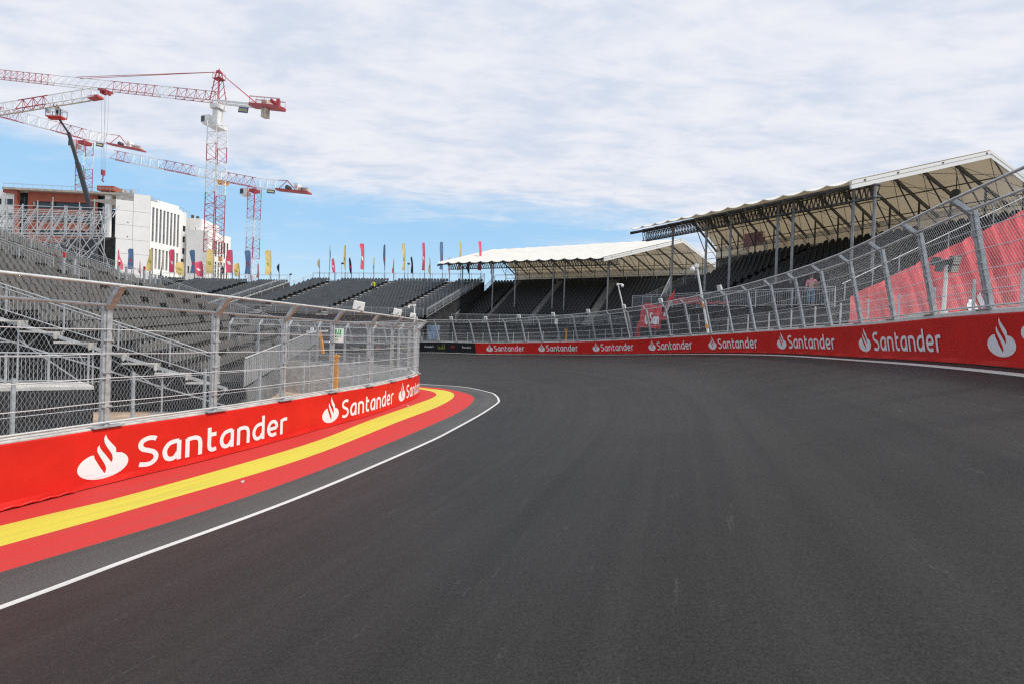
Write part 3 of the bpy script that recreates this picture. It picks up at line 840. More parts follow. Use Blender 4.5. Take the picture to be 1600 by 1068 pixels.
# front parapet of the near left stand: grey slatted panel with a pale top rail, dark netting below
fw5 = V((0.959, 0.284, 0)); mb = MB(); pr = MB(); nt5 = MB()
pa, pb = A5 + fw5 * 0.95, B5 + fw5 * 0.95
nn = 60
for i in range(nn):
    a, b = lerp(pa, pb, i / nn), lerp(pa, pb, (i + 0.86) / nn)
    mb.face([a + V((0, 0, -0.25)), b + V((0, 0, -0.25)), b + V((0, 0, 0.98)), a + V((0, 0, 0.98))])
mb.face([pa - fw5 * 0.03 + V((0, 0, -0.25)), pb - fw5 * 0.03 + V((0, 0, -0.25)), pb - fw5 * 0.03 + V((0, 0, 0.97)), pa - fw5 * 0.03 + V((0, 0, 0.97))])
pr.tube(pa + V((0, 0, 1.03)), pb + V((0, 0, 1.03)), 0.04, 6)
rws = []
for j in range(5):
    rw = []
    for i in range(41):
        p = lerp(pa, pb, i / 40) + fw5 * 0.02; z1 = p.z - 0.27
        p.z = lerp(z1, -0.85, j / 4); rw.append(p + fw5 * (0.04 + 0.05 * math.sin(i * 1.3 + j * 0.8) + 0.10 * j / 4))
    rws.append(rw)
nt5.grid(rws)
mb.build("front_parapet", M['parapet'], s5); pr.build("parapet_rail", M['rail'], s5); nt5.build("front_netting", M['net_grey'], s5, True)
# near end of that stand: handrail, stepped planks on a lattice stringer, props, added dark sheet behind for the shade under the tiers
er, st_, prp, shade_sheet = MB(), MB(), MB(), MB()
nE = V((0.284, -0.959, 0)); e0 = A5 + nE * 0.12; e1 = A5 + up5 + nE * 0.12
railing(er, e0, e1 + V((0, 0, 0.1)), 1.12, 2.0, 0.14, 0.026)
er.build("end_rail", M['galv'], s5)
for k in range(21):
    p0 = A5 + up5 * (k / 21); p1 = A5 + up5 * ((k + 1) / 21)
    c = (p0 + p1) / 2; c.z = p0.z - 0.05
    st_.box(c + nE * 0.10, 1.18, 0.50, 0.07, (fw5, -nE, V((0, 0, 1))))
    st_.box(V((p1.x, p1.y, p1.z - 0.16)) + nE * 0.12, 0.05, 0.48, 0.30, (fw5, -nE, V((0, 0, 1))))
st_.build("end_treads", M['deck_pale'], s5)
d0, d1 = e0 + V((0.4, 0, -0.30)), e1 + V((0, 0, -0.30))
prp.bar(d0, d1, 0.07, 0.12); prp.bar(d0 + V((0, 0, -0.75)), d1 + V((0, 0, -0.75)), 0.05, 0.05)
for k in range(26):
    a = lerp(d0, d1, k / 26); b = lerp(d0, d1, (k + 0.5) / 26); c = lerp(d0, d1, (k + 1) / 26); dn = V((0, 0, -0.75))
    prp.tube(a, b + dn, 0.018, 5); prp.tube(b + dn, c, 0.018, 5)
for k in range(10):
    p = lerp(d0, d1, k / 10)
    if p.z > 0.3: prp.tube(V((p.x, p.y, -.85)), p, 0.035, 6)
    if k:
        o_ = lerp(d0, d1, (k - 1) / 10); prp.tube(V((o_.x, o_.y, 0.15)), V((p.x, p.y, min(p.z, 2.1))), 0.024, 5)
    if p.z > 2.2 and k < 9: n_ = lerp(d0, d1, (k + 1) / 10); prp.tube(V((p.x, p.y, 2.0)), V((n_.x, n_.y, 2.0)), 0.024, 5)
prp.build("end_frame", M['galv'], s5)
ni = -nE * 0.5
shade_sheet.face([e0 + ni + V((0, 0, -0.2)), V((e0.x, e0.y, -.85)) + ni, V((e1.x, e1.y, -.85)) + ni, e1 + ni + V((0, 0, -0.2))])
shade_sheet.build("end_shade_sheet", M['skirt'], s5)
# stair rails across the near left stand (gates beside the aisles)
for u, v0, v1 in ((0.515, 0.56, 1.0), (0.785, 0.56, 1.0)):
    r = MB(); railing(r, q5(u, v0), q5(u, v1), 1.15, 1.8, 0.14, 0.024)
    r.build("aisle_rail", M['galv'], s5)
for u, v in ((0.54, 0.54), (0.81, 0.55), (0.965, 0.55)):
    p = q5(u, v); rt = (q5(u + .03, v) - q5(u, v)).normalized()
    for d in (0.55, -0.55):
        g = MB()
        g.bar(p + rt * d, p + rt * d + V((0, 0, 1.35)), 0.12, 0.12)
        railing(g, p + rt * d, p + rt * d + V((0.9, 0.1, -0.35)), 1.0, 0.9, 0.12)
        gg = g.build("stair_gate", M['galv'], s5)
    b_ = MB(); b_.box(p - rt * 0.55 + V((0.03, -0.03, 1.5)), 0.20, 0.05, 0.30); b_.build("red_number_plate", M['red_box'], gg)
    b_ = MB(); add_text(b_, lambda x, y, o_: p - rt * 0.55 + V((-0.05 + x, -0.062, 1.40 + y)), "1", 0, 0, 0.2); b_.build("numeral", M['sign_white'], gg)

# platform with railing and black skirt at the far left, just behind the inner fence
pl = thing("viewing_platform", "low platform with pale railing and black skirt at the left edge", "platform", P(70, 672, 14.8))
p0, p1 = P(-60, 612, 14.2), P(147, 601, 15.8); p0.z = p1.z = 0.68
bk = V((-1.2, 0.9, 0)) * 1.2
mb = MB(); mb.box((p0 + p1 + bk) / 2 + V((0, 0, -0.06)), (p1 - p0).length, bk.length, 0.12, ((p1 - p0).normalized(), bk.normalized(), V((0, 0, 1)))); mb.build("deck", M['deck_pale'], pl)
mb = MB(); railing(mb, p0 + bk * 0.5, p1 + bk * 0.5, 1.08, 1.2, 0.10, 0.024); mb.build("railing", M['galv'], pl)
rws = []
for j in range(4):
    rw = []
    for i in range(31):
        p = lerp(p0, p1, i / 30) + V((0.05, -0.08, 0)); p.z = lerp(0.54, -0.85, j / 3); rw.append(p + V((0.5, -0.8, 0)) * (0.05 * math.sin(i * 0.9 + j * 0.6)))
    rws.append(rw)
mb = MB(); mb.grid(rws); mb.face([p1 + V((0, 0, -0.1)), p1 + bk + V((0, 0, -0.1)), V(((p1 + bk).x, (p1 + bk).y, -.85)), V((p1.x, p1.y, -.85))]); mb.build("skirt", M['skirt'], pl, True)

# ------------------------------------------------------------------ canopies
def canopy(name, label, E0, E1, R0, R1, back_t, back_drop, bays, cols, drape=1.3, truss_in=0.16, sag=0.16, group='white canopies over the covered stands', foot=2.6, rear_foot=None):
    E0, E1, R0, R1 = V(E0), V(E1), V(R0), V(R1)
    B0 = R0 + (R0 - E0) * back_t; B1 = R1 + (R1 - E1) * back_t
    B0.z = R0.z - back_drop; B1.z = R1.z - back_drop
    cn = thing(name, label, "canopy", V(((E0.x + E1.x) / 2, (E0.y + E1.y) / 2, foot)), group)
    NB = 6
    def surf(u, v):                       # v 0 front eave .. 1 ridge .. 2 back eave
        if v <= 1: p = lerp(lerp(E0, E1, u), lerp(R0, R1, u), v)
        else: p = lerp(lerp(R0, R1, u), lerp(B0, B1, u), v - 1)
        k = (u * bays) % 1.0; s = sag * (4 * k * (1 - k))
        edge = 1.0 if v <= 1 else 0.5
        f = edge * (1 - 0.75 * min(1.0, v)) if v <= 1 else 0.25
        return p - V((0, 0, s * max(f, 0.25)))
    mb = MB(); rws = []
    for i in range(bays * NB + 1):
        u = i / (bays * NB)
        rws.append([surf(u, v / 6) for v in range(0, 13)])
    mb.grid(rws)
    # hanging hem along the front eave
    h = [[surf(i / (bays * NB), 0), surf(i / (bays * NB), 0) + V((0, 0, -0.05))] for i in range(bays * NB + 1)]
    mb.grid(h); mb.build("membrane", M['membrane'], cn, True)
    low = V((0, 0, -0.42))
    def S(u, v): return (lerp(lerp(E0, E1, u), lerp(R0, R1, u), v) if v <= 1 else lerp(lerp(R0, R1, u), lerp(B0, B1, u), v - 1)) + low
    bm, pm, br = MB(), MB(), MB()
    for i in range(bays + 1):
        u = i / bays
        b = MB()
        b.bar(S(u, 0.0), S(u, 1), 0.10, 0.24); b.bar(S(u, 1), S(u, 2), 0.10, 0.24)
        mtl = M['beam_white'] if i == 0 else M['steel_dark']
        b.build("rafter", mtl, cn)
    for v in (0.02, 0.35, 0.68, 1.0, 1.4, 1.8):
        pm = MB()
        for i in range(bays): pm.bar(S(i / bays, v) + V((0, 0, 0.05)), S((i + 1) / bays, v) + V((0, 0, 0.05)), 0.06, 0.08)
        pm.build("purlin", M['steel_dark'], cn)
    for i in range(0, bays):
        for v0, v1 in ((0.05, 0.68), (0.68, 1.4), (1.0, 1.8)):
            br.tube(S(i / bays, v0) - V((0, 0, 0.05)), S((i + 1) / bays, v1) - V((0, 0, 0.05)), 0.018, 4)
            if i % 2 == 0: br.tube(S((i + 1) / bays, v0) - V((0, 0, 0.05)), S(i / bays, v1) - V((0, 0, 0.05)), 0.018, 4)
    br.build("bracing", M['steel_dark'], cn)
    # edge beam in white along the near gable
    g = MB(); o_ = V((0, 0, 0.25))
    for a, b in ((S(0, 0), S(0, 1)), (S(0, 1), S(0, 2))):
        g.bar(a + o_, b + o_, 0.14, 0.20)
    d = (S(0, 1) - S(0, 0)).normalized()
    gb = g.build("gable_beam", M['beam_white'], cn)
    bo = MB(); out = (E0 - E1).xy.to_3d().normalized() * 0.09
    for v in (0.08, 0.3, 0.62, 0.96):
        bo.box(S(0, v) + o_ + out, 0.14, 0.03, 0.10, (d, out.normalized(), d.cross(out.normalized())))
    bo.build("bolt_plates", M['steel_dark'], gb)
    # lattice truss on the front columns
    tr = MB(); T = lambda u: lerp(S(u, truss_in), S(u, truss_in), 1) + V((0, 0, -0.15))
    hgt = V((0, 0, -0.75)); nseg = bays * 5
    tr.bar(T(0), T(1), 0.07, 0.07); tr.bar(T(0) + hgt, T(1) + hgt, 0.07, 0.07)
    dep = (R0 - E0).xy.to_3d().normalized() * 0.4
    tr.bar(T(0) + hgt + dep, T(1) + hgt + dep, 0.07, 0.07); tr.bar(T(0) + dep, T(1) + dep, 0.07, 0.07)
    for i in range(nseg):
        a, b, c = T(i / nseg), T((i + 0.5) / nseg), T((i + 1) / nseg)
        tr.bar(a, b + hgt, 0.038, 0.038); tr.bar(b + hgt, c, 0.038, 0.038)
        tr.bar(a + dep, b + hgt + dep, 0.04, 0.04); tr.bar(b + hgt + dep, c + dep, 0.04, 0.04)
        tr.bar(a + hgt, a + hgt + dep, 0.03, 0.03)
    tr.build("front_truss", M['steel_dark'], cn)
    for px in cols:
        best = min(range(401), key=lambda k: abs(project(T(k / 400))[0] - px)); p = T(best / 400)
        c = MB(); top = p + V((0, 0, -0.7)); base = V((p.x, p.y, foot))
        c.tube(base, p, 0.09, 10); c.box(p + V((0, 0, -0.78)), 0.42, 0.42, 0.06); c.box(p + V((0, 0, -0.05)), 0.42, 0.42, 0.06)
        c.build("column", M['column'], cn)
    # rear posts, rail frame and cream drape under the back eave
    rp, dr = MB(), MB(); rf = rear_foot if rear_foot is not None else foot
    for i in range(bays + 1):
        u = i / bays
        for v, w_ in ((1.55, 0.10), (2.0, 0.10)):
            t_ = S(u, v); pp = MB(); pp.bar(V((t_.x, t_.y, rf)), t_, w_, w_); pp.build("rear_post", M['steel_dark'], cn)
        t_, t2 = S(u, 1.55), S(u, 1.05); rp.tube(t_ + V((0, 0, -1.8)), t2, 0.05, 5)
        if i < bays:
            for dz in (-1.6, -2.3, -3.0): rp.tube(S(u, 1.55) + V((0, 0, dz)), S((i + 1) / bays, 1.55) + V((0, 0, dz)), 0.03, 5)
            rp.tube(S(u, 1.55) + V((0, 0, -3.0)), S((i + 1) / bays, 1.55) + V((0, 0, -0.6)), 0.03, 5)
    rp.build("rear_frame", M['steel_dark'], cn)
    rws = [[S(i / 60, 1.97) + V((0, 0, 0.40 - drape * j / 3)) + dep * (0.15 * math.sin(i * 0.8) * j / 3) for i in range(61)] for j in range(4)]
    dr.grid(rws); dr.build("rear_drape", M['membrane'], cn, True)
    wl = MB(); rws = [[S(i / 40, 1.99) + V((0, 0, -drape + 0.55 - 3.8 * j / 2)) for i in range(41)] for j in range(3)]
    wl.grid(rws); wl.build("rear_screen", M['deck_dark'], cn)
    return cn, S
canopy("canopy", "near white membrane canopy on grey columns at the right, seen mostly from below",
       W3(19.5, 26.7, 10.0), W3(10.0, 39.7, 10.0), W3(31.4, 30.4, 13.7), W3(19.0, 49.0, 13.7), 0.55, 2.1, 13, (1052, 1105, 1143, 1217, 1241, 1335, 1410), foot=3.2, rear_foot=10.5)
canopy("canopy", "farther white canopy in the centre with its bright roof slope facing the track",
       W3(10.4, 53.3, 10.0), W3(-10.4, 61.4, 10.0), W3(23.2, 63.2, 14.75), W3(-3.7, 75.5, 14.75), 0.6, 2.6, 14, (723, 771, 806, 865, 883, 951), foot=2.4, sag=0.2, rear_foot=10.5)

# red tarpaulin over the near end of the right-hand stand, with the flame emblem
c0 = V((17.25, 23.75, 0)); dx = V((0.952, 0.305, 0)); nx_ = V((0.305, -0.952, 0))
def tarp_pt(a, h, off):             # a metres along, h above the stand foot
    g = min(1.0, a / 5.0)
    wr = 0.06 * math.sin(a * 2.1 + h * 1.6) + g * (0.07 * math.sin(a * 3.9 + h * 2.6 + 1.2) * (0.3 + 0.7 * math.sin(a * 0.9) ** 2) + 0.05 * abs(math.sin(a * 4.6 + h * 3.1)) ** 0.6 + 0.02 * math.sin(a * 11 + h * 7.3))
    p = c0 + dx * a + nx_ * (0.25 + off + wr); p.z = h; return p
tp = thing("tarpaulin", "big red tarpaulin with a white flame emblem hung over the end of the right-hand grandstand", "tarpaulin", c0 + V((0, 0, 3.2)))
mb = MB(); rws = []
for i in range(141):
    a = 16.5 * i / 140; top = E + 2.75 + a * 0.432 + 0.05 * abs(math.sin(a * 1.25)); bot = 2.9
    rws.append([tarp_pt(a, lerp(bot, top, j / 36), 0) for j in range(37)])
mb.grid(rws); mb.build("cloth", M['cloth_red'], tp, True)
mb = MB()
pE = min(((abs(project(tarp_pt(a / 20, 5.0, 0))[0] - 1511), a / 20) for a in range(330)))[1]
emblem(mb, tarp_pt, pE - 0.1, 5.05, 2.7, 1.8, 0.05); mb.build("flame_emblem", M['white_print'], tp)
mb = MB()
for dz in (0.0,):
    mb.tube(c0 + dx * -0.2 + V((0, 0, E + 2.72 + 0.75 + dz)), c0 + dx * 16.5 + V((0, 0, E + 2.72 + 16.5 * 0.432 + 0.75 + dz)), 0.022, 6)
for k in range(9):
    p = c0 + dx * (2 * k) + V((0, 0, E + 2.6 + 2 * k * 0.432)); mb.tube(p, p + V((0, 0, 1.0)), 0.03, 6)
mb.build("end_rail", M['galv_dull'], s2)

# pink screen with a rail frame at the back corner of the right-hand stand, and a loudspeaker under its canopy
pc = thing("wind_screen", "faded pink screen on a scaffold frame at the far back corner of the right-hand stand", "screen", P(1180, 388, 48))
mb = MB(); rws = [[P(1163 + 30 * i / 12, 387 - 21 * j / 5 - 4.5 * i / 12, 48 - 1.2 * i / 12) + V((0, .04 * math.sin(i * 1.9 + j), 0)) for i in range(13)] for j in range(6)]
mb.grid(rws); mb.build("sheet", material('faded_pink_sheet', (0.42, 0.27, 0.30), 0.85, 0, 0.2, 0.25, 1.5), pc, True)
for px in (1162, 1180, 1195):
    mb = MB(); mb.tube(P(px, 392, 48.2), P(px, 352, 48.2), 0.045, 6); mb.build("post", M['galv'], pc)
mb = MB()
for y0 in (357, 367): mb.tube(P(1160, y0 + 1, 48.3), P(1196, y0 - 4, 47.2), 0.035, 5)
mb.tube(P(1162, 386, 48.3), P(1195, 355, 47.3), 0.03, 5); mb.build("rail", M['galv'], pc)
lsp = thing("loudspeaker", "dark round loudspeaker hanging below the near canopy roof", "loudspeaker", P(1494, 306, 33))
mb = MB(); c = P(1494, 303, 33); d = V((-.8, -.6, 0)); mb.tube(c, c + d * .35, 0.20, 12, 0.27, True); mb.build("horn", M['steel_dark'], lsp)
mb = MB(); mb.tube(c, c + V((0, 0, 1.5)), 0.03, 6); mb.box(c - d * .1, .2, .2, .2); mb.build("bracket", M['steel_dark'], lsp)

# ------------------------------------------------------------------ flags on the back rails
TALL, SHORT = ('blue', 'yellow', 'pink'), ('pink', 'navy', 'yellow')
COLN = {'blue': 'blue', 'yellow': 'yellow', 'pink': 'crimson', 'navy': 'navy'}
ORD = ['first', 'second', 'third', 'fourth', 'fifth', 'sixth', 'seventh', 'eighth', 'ninth', 'tenth', 'eleventh', 'twelfth']
def flag(px, top, bot, foot, z, col, tall, yaw, width, label, curl):
    base = P(px, foot, z); up = V((0, 0, 1))
    H = (foot - top) / FPX * z; h0 = (foot - bot) / FPX * z
    f = thing("feather_flag", label, "flag", base, "feather flags along the back rails of the open stands")
    yv = V((math.cos(yaw), math.sin(yaw), 0)); bend = 0.03 * H if tall else 0.10 * H
    def pole(t): return base + up * (H * t) + yv * (-bend * t ** 4)
    mb = MB(); mb.path([pole(k / 8) for k in range(9)], 0.028, 5); mb.box(base + V((0, 0, 0.35)), 0.10, 0.10, 1.5); mb.build("pole", M['column'], f)
    rows = []; n = 14; t0 = h0 / H
    for i in range(n + 1):
        v = i / n; t = lerp(t0, 1.0, v); p = pole(t)
        if tall: w = width * (0.92 + 0.08 * math.sin(v * 5 + px)) * (1 - 0.35 * max(0, v - 0.93) / 0.07)
        else: w = width * (0.5 + 0.5 * math.sin(min(1, v * 0.9 + 0.12) * math.pi * 0.85)) * (1 if v < 0.9 else max(0.12, (1 - v) / 0.1))
        row = []
        for j in range(6):
            u = j / 5; a = yaw + curl * math.sin(v * 3.2 + px * 0.3) * u
            d = V((math.cos(a), math.sin(a), 0))
            side = V((-d.y, d.x, 0)) * (0.10 * math.sin(u * 4 + v * 6 + px) * u)
            row.append(p - d * (w * u) + side)
        rows.append(row)
    mb = MB(); mb.grid(rows); c = mb.build("cloth", FLAG[col], f, True)
    mb = MB()
    a0, b0 = rows[5], rows[7]; off = V((0.0, -0.02, 0))
    mb.grid([[a0[1] + off, a0[3] + off], [b0[2] + off, b0[4] + off]]); mb.build("stripe_print", M['red_print'] if col in ('blue', 'navy') else (M['white_print'] if col == 'pink' else M['olive_print']), c)
cnt = {}
def flags(data, z_fn, where):
    tot = {}
    for d in data: tot[(d[3], d[4])] = tot.get((d[3], d[4]), 0) + 1
    seen = {}
    for px, top, bot, col, tall, width in data:
        k = (col, tall); i = seen.get(k, 0); seen[k] = i + 1
        word = 'tall' if tall else 'short'
        lab = f"{word} {COLN[col]} flag {where}" if tot[k] == 1 else f"{ORD[i]} {word} {COLN[col]} flag from the left {where}"
        rnd = random.Random(int(px))
        z = z_fn(px)
        yaw = rnd.uniform(-0.3, 0.3) + (0 if width > 6 else rnd.choice((-0.9, 0.9)))
        w = (1.25 if px < 450 else 0.95) * width / FPX * z / max(0.35, abs(math.cos(yaw)))
        foot = 436 + (px - 490) * 0.012
        flag(px + (3 if tall else 2), top, bot, foot, z, col, tall, yaw, w, lab, 0.22)
lf = [(180, 390, 420, 'pink', 1, 6), (205, 389, 421, 'blue', 1, 7), (217, 407, 427, 'pink', 0, 6), (235, 389, 424, 'yellow', 1, 8), (250, 410, 433, 'navy', 0, 6), (269, 390, 426, 'pink', 1, 8),
      (286, 410, 431, 'yellow', 0, 6), (301, 391, 427, 'blue', 1, 7), (315, 409, 433, 'pink', 0, 6), (330, 391, 428, 'yellow', 1, 8), (344, 410, 433, 'navy', 0, 6), (360, 391, 427, 'pink', 1, 8),
      (372, 411, 433, 'yellow', 0, 5), (388, 392, 429, 'blue', 1, 7), (402, 412, 434, 'pink', 0, 5), (420, 392, 430, 'yellow', 1, 6), (434, 412, 434, 'navy', 0, 4)]
flags(lf, lambda px: TR4.y + (453 - px) / 203 * (TL4.y - TR4.y) + 0.4, "above the far left stand")
rf_ = [(497, 404, 428, 'yellow', 0, 5), (511, 383, 422, 'blue', 1, 5), (521, 404, 427, 'pink', 0, 4), (536, 383, 422, 'yellow', 1, 4.5), (547, 403, 428, 'navy', 0, 3), (565, 382, 422, 'pink', 1, 4),
       (582, 402, 428, 'yellow', 0, 3), (598, 382, 423, 'blue', 1, 4), (613, 403, 427, 'pink', 0, 4), (629, 381, 423, 'yellow', 1, 4), (643, 402, 428, 'navy', 0, 3), (660, 380, 423, 'pink', 1, 4),
       (670, 402, 428, 'yellow', 0, 3), (688, 379, 422, 'blue', 1, 5), (700, 402, 428, 'pink', 0, 4), (716, 378, 422, 'yellow', 1, 6), (731, 403, 428, 'navy', 0, 4), (748, 378, 423, 'pink', 1, 5), (766, 403, 428, 'yellow', 0, 4)]
flags(rf_, lambda px: TLc.y + (px - 489) / 268 * (TRc.y - TLc.y) + 0.35, "above the open middle stand")

# ------------------------------------------------------------------ tower cranes
def lattice(mb, a, b, w, h, n, up=(0, 0, 1), r=0.07, tri=False, rb=None):
    a, b = V(a), V(b); d = (b - a).normalized(); up = V(up); x = d.cross(up).normalized(); y = x.cross(d)
    rb = rb or r * 0.6
    if tri: cs = [x * (-w / 2), x * (w / 2), y * h]
    else: cs = [x * (-w / 2) - y * (h / 2), x * (w / 2) - y * (h / 2), x * (w / 2) + y * (h / 2), x * (-w / 2) + y * (h / 2)]
    for c in cs: mb.tube(a + c, b + c, r, 5)
    m_ = len(cs)
    for k in range(n):
        p, q, mid = lerp(a, b, k / n), lerp(a, b, (k + 1) / n), lerp(a, b, (k + 0.5) / n)
        for i in range(m_):
            c, e = cs[i], cs[(i + 1) % m_]
            if tri and i == 0:
                mb.tube(p + c, p + e, rb, 4); mb.tube(p + c, q + e, rb, 4); continue
            if tri:
                lo, hi = (c, e) if i == 1 else (e, c)
                mb.tube(p + lo, mid + hi, rb, 4); mb.tube(mid + hi, q + lo, rb, 4)
            else:
                mb.tube(p + c, mid + e, rb, 4); mb.tube(mid + e, q + c, rb, 4)
                mb.tube(p + c, p + e, rb, 4)
def sections(parent, name, a, b, cuts, w, h, seg, tri, r, up=(0, 0, 1)):
    """Run of lattice sections in alternating colours; cuts = [(t0, t1, colour)]."""
    a, b = V(a), V(b)
    tab = [project(lerp(a, b, k / 400))[0] for k in range(401)]
    def t_of(x): return min(range(401), key=lambda k: abs(tab[k] - x[0])) / 400 if isinstance(x, tuple) else x
    for t0, t1, col in cuts:
        t0, t1 = t_of(t0), t_of(t1)
        mb = MB(); p, q = lerp(a, b, t0), lerp(a, b, t1)
        lattice(mb, p, q, w, h, max(1, round((q - p).length / seg)), up, r, tri)
        mb.build(name, M['crane_' + col], parent)
def crane(label, mast_px, z, foot_z, mast_cuts, pivot_y, jib_tip, jib_cuts, cj_end, cj_cuts, w, jw, jh, apex=None, ties=None, cab_side=-1, trolley=None, hook=None, sign=None, big=False, hook_col='crane_red'):
    """mast_px: column of the mast at the pivot height; cuts use image rows; jib tip and counter-jib end are (px, py, z)."""
    piv = P(mast_px, pivot_y, z); base = V((piv.x, piv.y, 0))
    cr_ = thing("tower_crane", label, "crane", base, "tower cranes over the building site")
    rt = (P(*jib_tip) - piv).xy.to_3d().normalized()
    yup = V((-rt.y, rt.x, 0))
    for y0, y1, col in mast_cuts:
        mb = MB(); a = V((piv.x, piv.y, P(mast_px, y1, z).z if y1 < 500 else 0)); b = V((piv.x, piv.y, P(mast_px, y0, z).z))
        lattice(mb, a, b, w, w, max(1, round((b - a).length / (w * 1.05))), rt, w * 0.036, rb=w * 0.018)
        mb.build("mast_section", M['crane_' + col], cr_)
    tip, ce = P(*jib_tip), P(*cj_end)
    sections(cr_, "jib_section", piv, tip, jib_cuts, jw, jh, jh * 1.15, True, 0.046 * jh / 1.4)
    mb = MB(); d = (ce - piv).normalized()
    if big:
        cj = MB(); t = cj_cuts[0]
        cj.bar(piv + yup * (jw / 2), lerp(piv, ce, t) + yup * (jw / 2), 0.18, 0.42); cj.bar(piv - yup * (jw / 2), lerp(piv, ce, t) - yup * (jw / 2), 0.18, 0.42)
        cj.build("counter_jib", M['crane_white'], cr_)
        cj = MB(); cj.bar(lerp(piv, ce, t), ce, jw + 0.3, 0.6)
        q = (ce - piv).length * (1 - t)
        railing(cj, lerp(piv, ce, t) + yup * jw / 2 + V((0, 0, 0.4)), ce + yup * jw / 2 + V((0, 0, 0.4)), 1.3, 2.0, 0, 0.05)
        railing(cj, lerp(piv, ce, t) - yup * jw / 2 + V((0, 0, 0.4)), ce - yup * jw / 2 + V((0, 0, 0.4)), 1.3, 2.0, 0, 0.05)
        cj.tube(lerp(piv, ce, t + (1 - t) * .72) + V((0, 0, 1.1)) - yup * 0.7, lerp(piv, ce, t + (1 - t) * .72) + V((0, 0, 1.1)) + yup * 0.7, 0.4, 10, caps=True)
        cj.box(lerp(piv, ce, t + (1 - t) * .87) + V((0, 0, 1.0)), 0.6, 0.6, 1.4)
        cj.build("machinery_deck", M['crane_red'], cr_)
        cw = MB()
        c = lerp(piv, ce, t + (1 - t) * 0.45)
        for k in (-0.55, 0.55): cw.box(c + d * k * .75 + V((0, 0, -0.5)), 0.75, jw * 0.6, 3.6, (d, yup, V((0, 0, 1))))
        cw.build("counterweight", M['counterweight'], cr_)
    else:
        sections(cr_, "counter_jib_section", piv, lerp(piv, ce, cj_cuts[0]), [(0, 1, 'white')], jw, jh, jh * 1.0, True, 0.046 * jh / 1.4)
        cj = MB(); p, q = lerp(piv, ce, cj_cuts[0]), ce
        cj.bar(p, q, jw + 0.3, 0.42)
        cj.bar(p + V((0, 0, jh)), lerp(p, q, .3) + V((0, 0, jh * 1.05)), 0.14, 0.14); cj.bar(lerp(p, q, .3) + V((0, 0, jh * 1.05)), lerp(p, q, .58) + V((0, 0, 0.2)), 0.16, 0.2)
        cj.bar(lerp(p, q, .3) + V((0, 0, jh * 1.05)), p, 0.12, 0.12)
        railing(cj, lerp(p, q, .6) + yup * jw / 2, q + yup * jw / 2, 1.1, 2.0, 0, 0.035)
        cj.build("machinery_deck", M['crane_red'], cr_)
        cw = MB(); cw.tube(lerp(p, q, .34) + V((0, 0, .75)) - yup * .6, lerp(p, q, .34) + V((0, 0, .75)) + yup * .6, 0.6, 10, caps=True); cw.build("winch_drum", M['steel_dark'], cr_)
        cw = MB(); cw.box(lerp(p, q, .62) + V((0, 0, 1.1)), 1.1, 1.4, 1.7, (d, yup, V((0, 0, 1)))); cw.build("power_cabinet", M['crane_white'], cr_)
        cw = MB()
        for k in range(3): cw.box(lerp(p, q, .76 + .07 * k) + V((0, 0, 0.55)), 1.2, jw * .8, 0.8, (d, yup, V((0, 0, 1))))
        cw.build("counterweight", M['counterweight'], cr_)
    # slewing ring, cab
    sl = MB(); sl.box(piv + V((0, 0, -w * 0.45)), w * 0.85, w * 0.85, w * 0.35, (rt, yup, V((0, 0, 1))))
    if big:
        sl.box(piv + V((0, 0, -w * 1.35)), w * .55, w * .55, w * 1.2, (rt, yup, V((0, 0, 1)))); sl.box(piv + V((0, 0, -w * 2.1)), w * 0.95, w * 0.95, w * 0.3, (rt, yup, V((0, 0, 1))))
    sl.build("slewing_ring", M['crane_white' if big else 'crane_red'], cr_)
    cb = MB(); cs = w * (0.5 if big else 0.6)
    cc = piv + rt * (w * 1.15) + V((0, 0, -w * (1.35 if big else 0.55))) - yup * (0.2 if big else -0.2)
    cb.box(cc, cs * 1.5, cs, cs * 1.35, (rt, yup, V((0, 0, 1)))); cb.box(cc - V((0, 0, cs * .8)), cs * 1.2, cs * 1.1, cs * .12, (rt, yup, V((0, 0, 1))))
    cbo = cb.build("cab", M['crane_white'], cr_)
    cb = MB(); cb.box(cc + rt * cs * .55 + V((0, 0, cs * .05)), cs * .8, cs * 1.04, cs * 1.0, (rt, yup, V((0, 0, 1)))); cb.build("window", M['glass'], cbo)
    if apex:
        top = P(mast_px + apex[0], apex[1], z); top = V((piv.x, piv.y, top.z)); ap = MB()
        for a, b in ((.42, .42), (-.42, .42), (.42, -.42), (-.42, -.42)):
            ap.tube(piv + rt * (w * a) + yup * (w * b), top + rt * (a * .3 * w) + yup * (b * .3 * w), 0.09, 5)
        for k in range(5):
            for b in (.5, -.5):
                f0, f1 = k / 5, (k + 1) / 5
                p = lerp(piv, top, f0) + yup * (w * b * lerp(1, .35, f0)); q = lerp(piv, top, f1) + yup * (w * b * lerp(1, .35, f1))
                ap.tube(p + rt * (w * .5 * lerp(1, .35, f0)), q - rt * (w * .5 * lerp(1, .35, f1)), 0.06, 4)
        ap.box(top, w * 0.3, w * 0.3, 0.4); ap.tube(top + V((0, 0, .2)), top + V((0, 0, .8)), 0.2, 6, 0.05)
        for a in (-1, 1): railing(ap, top + rt * (a * w * .36) - yup * w * .3 - V((0, 0, 1.6)), top + rt * (a * w * .36) + yup * w * .3 - V((0, 0, 1.6)), 1.2, 1.2, 0, 0.04)
        ap.bar(top - rt * w * .38 - V((0, 0, 1.6)), top + rt * w * .38 - V((0, 0, 1.6)), w * .6, 0.08)
        ap.build("apex_tower", M['crane_red'], cr_)
        ti = MB()
        for q in ties:
            ti.tube(top, q(piv, tip, ce, jh) + yup * 0.35, 0.075, 4); ti.tube(top, q(piv, tip, ce, jh) - yup * 0.35, 0.075, 4)
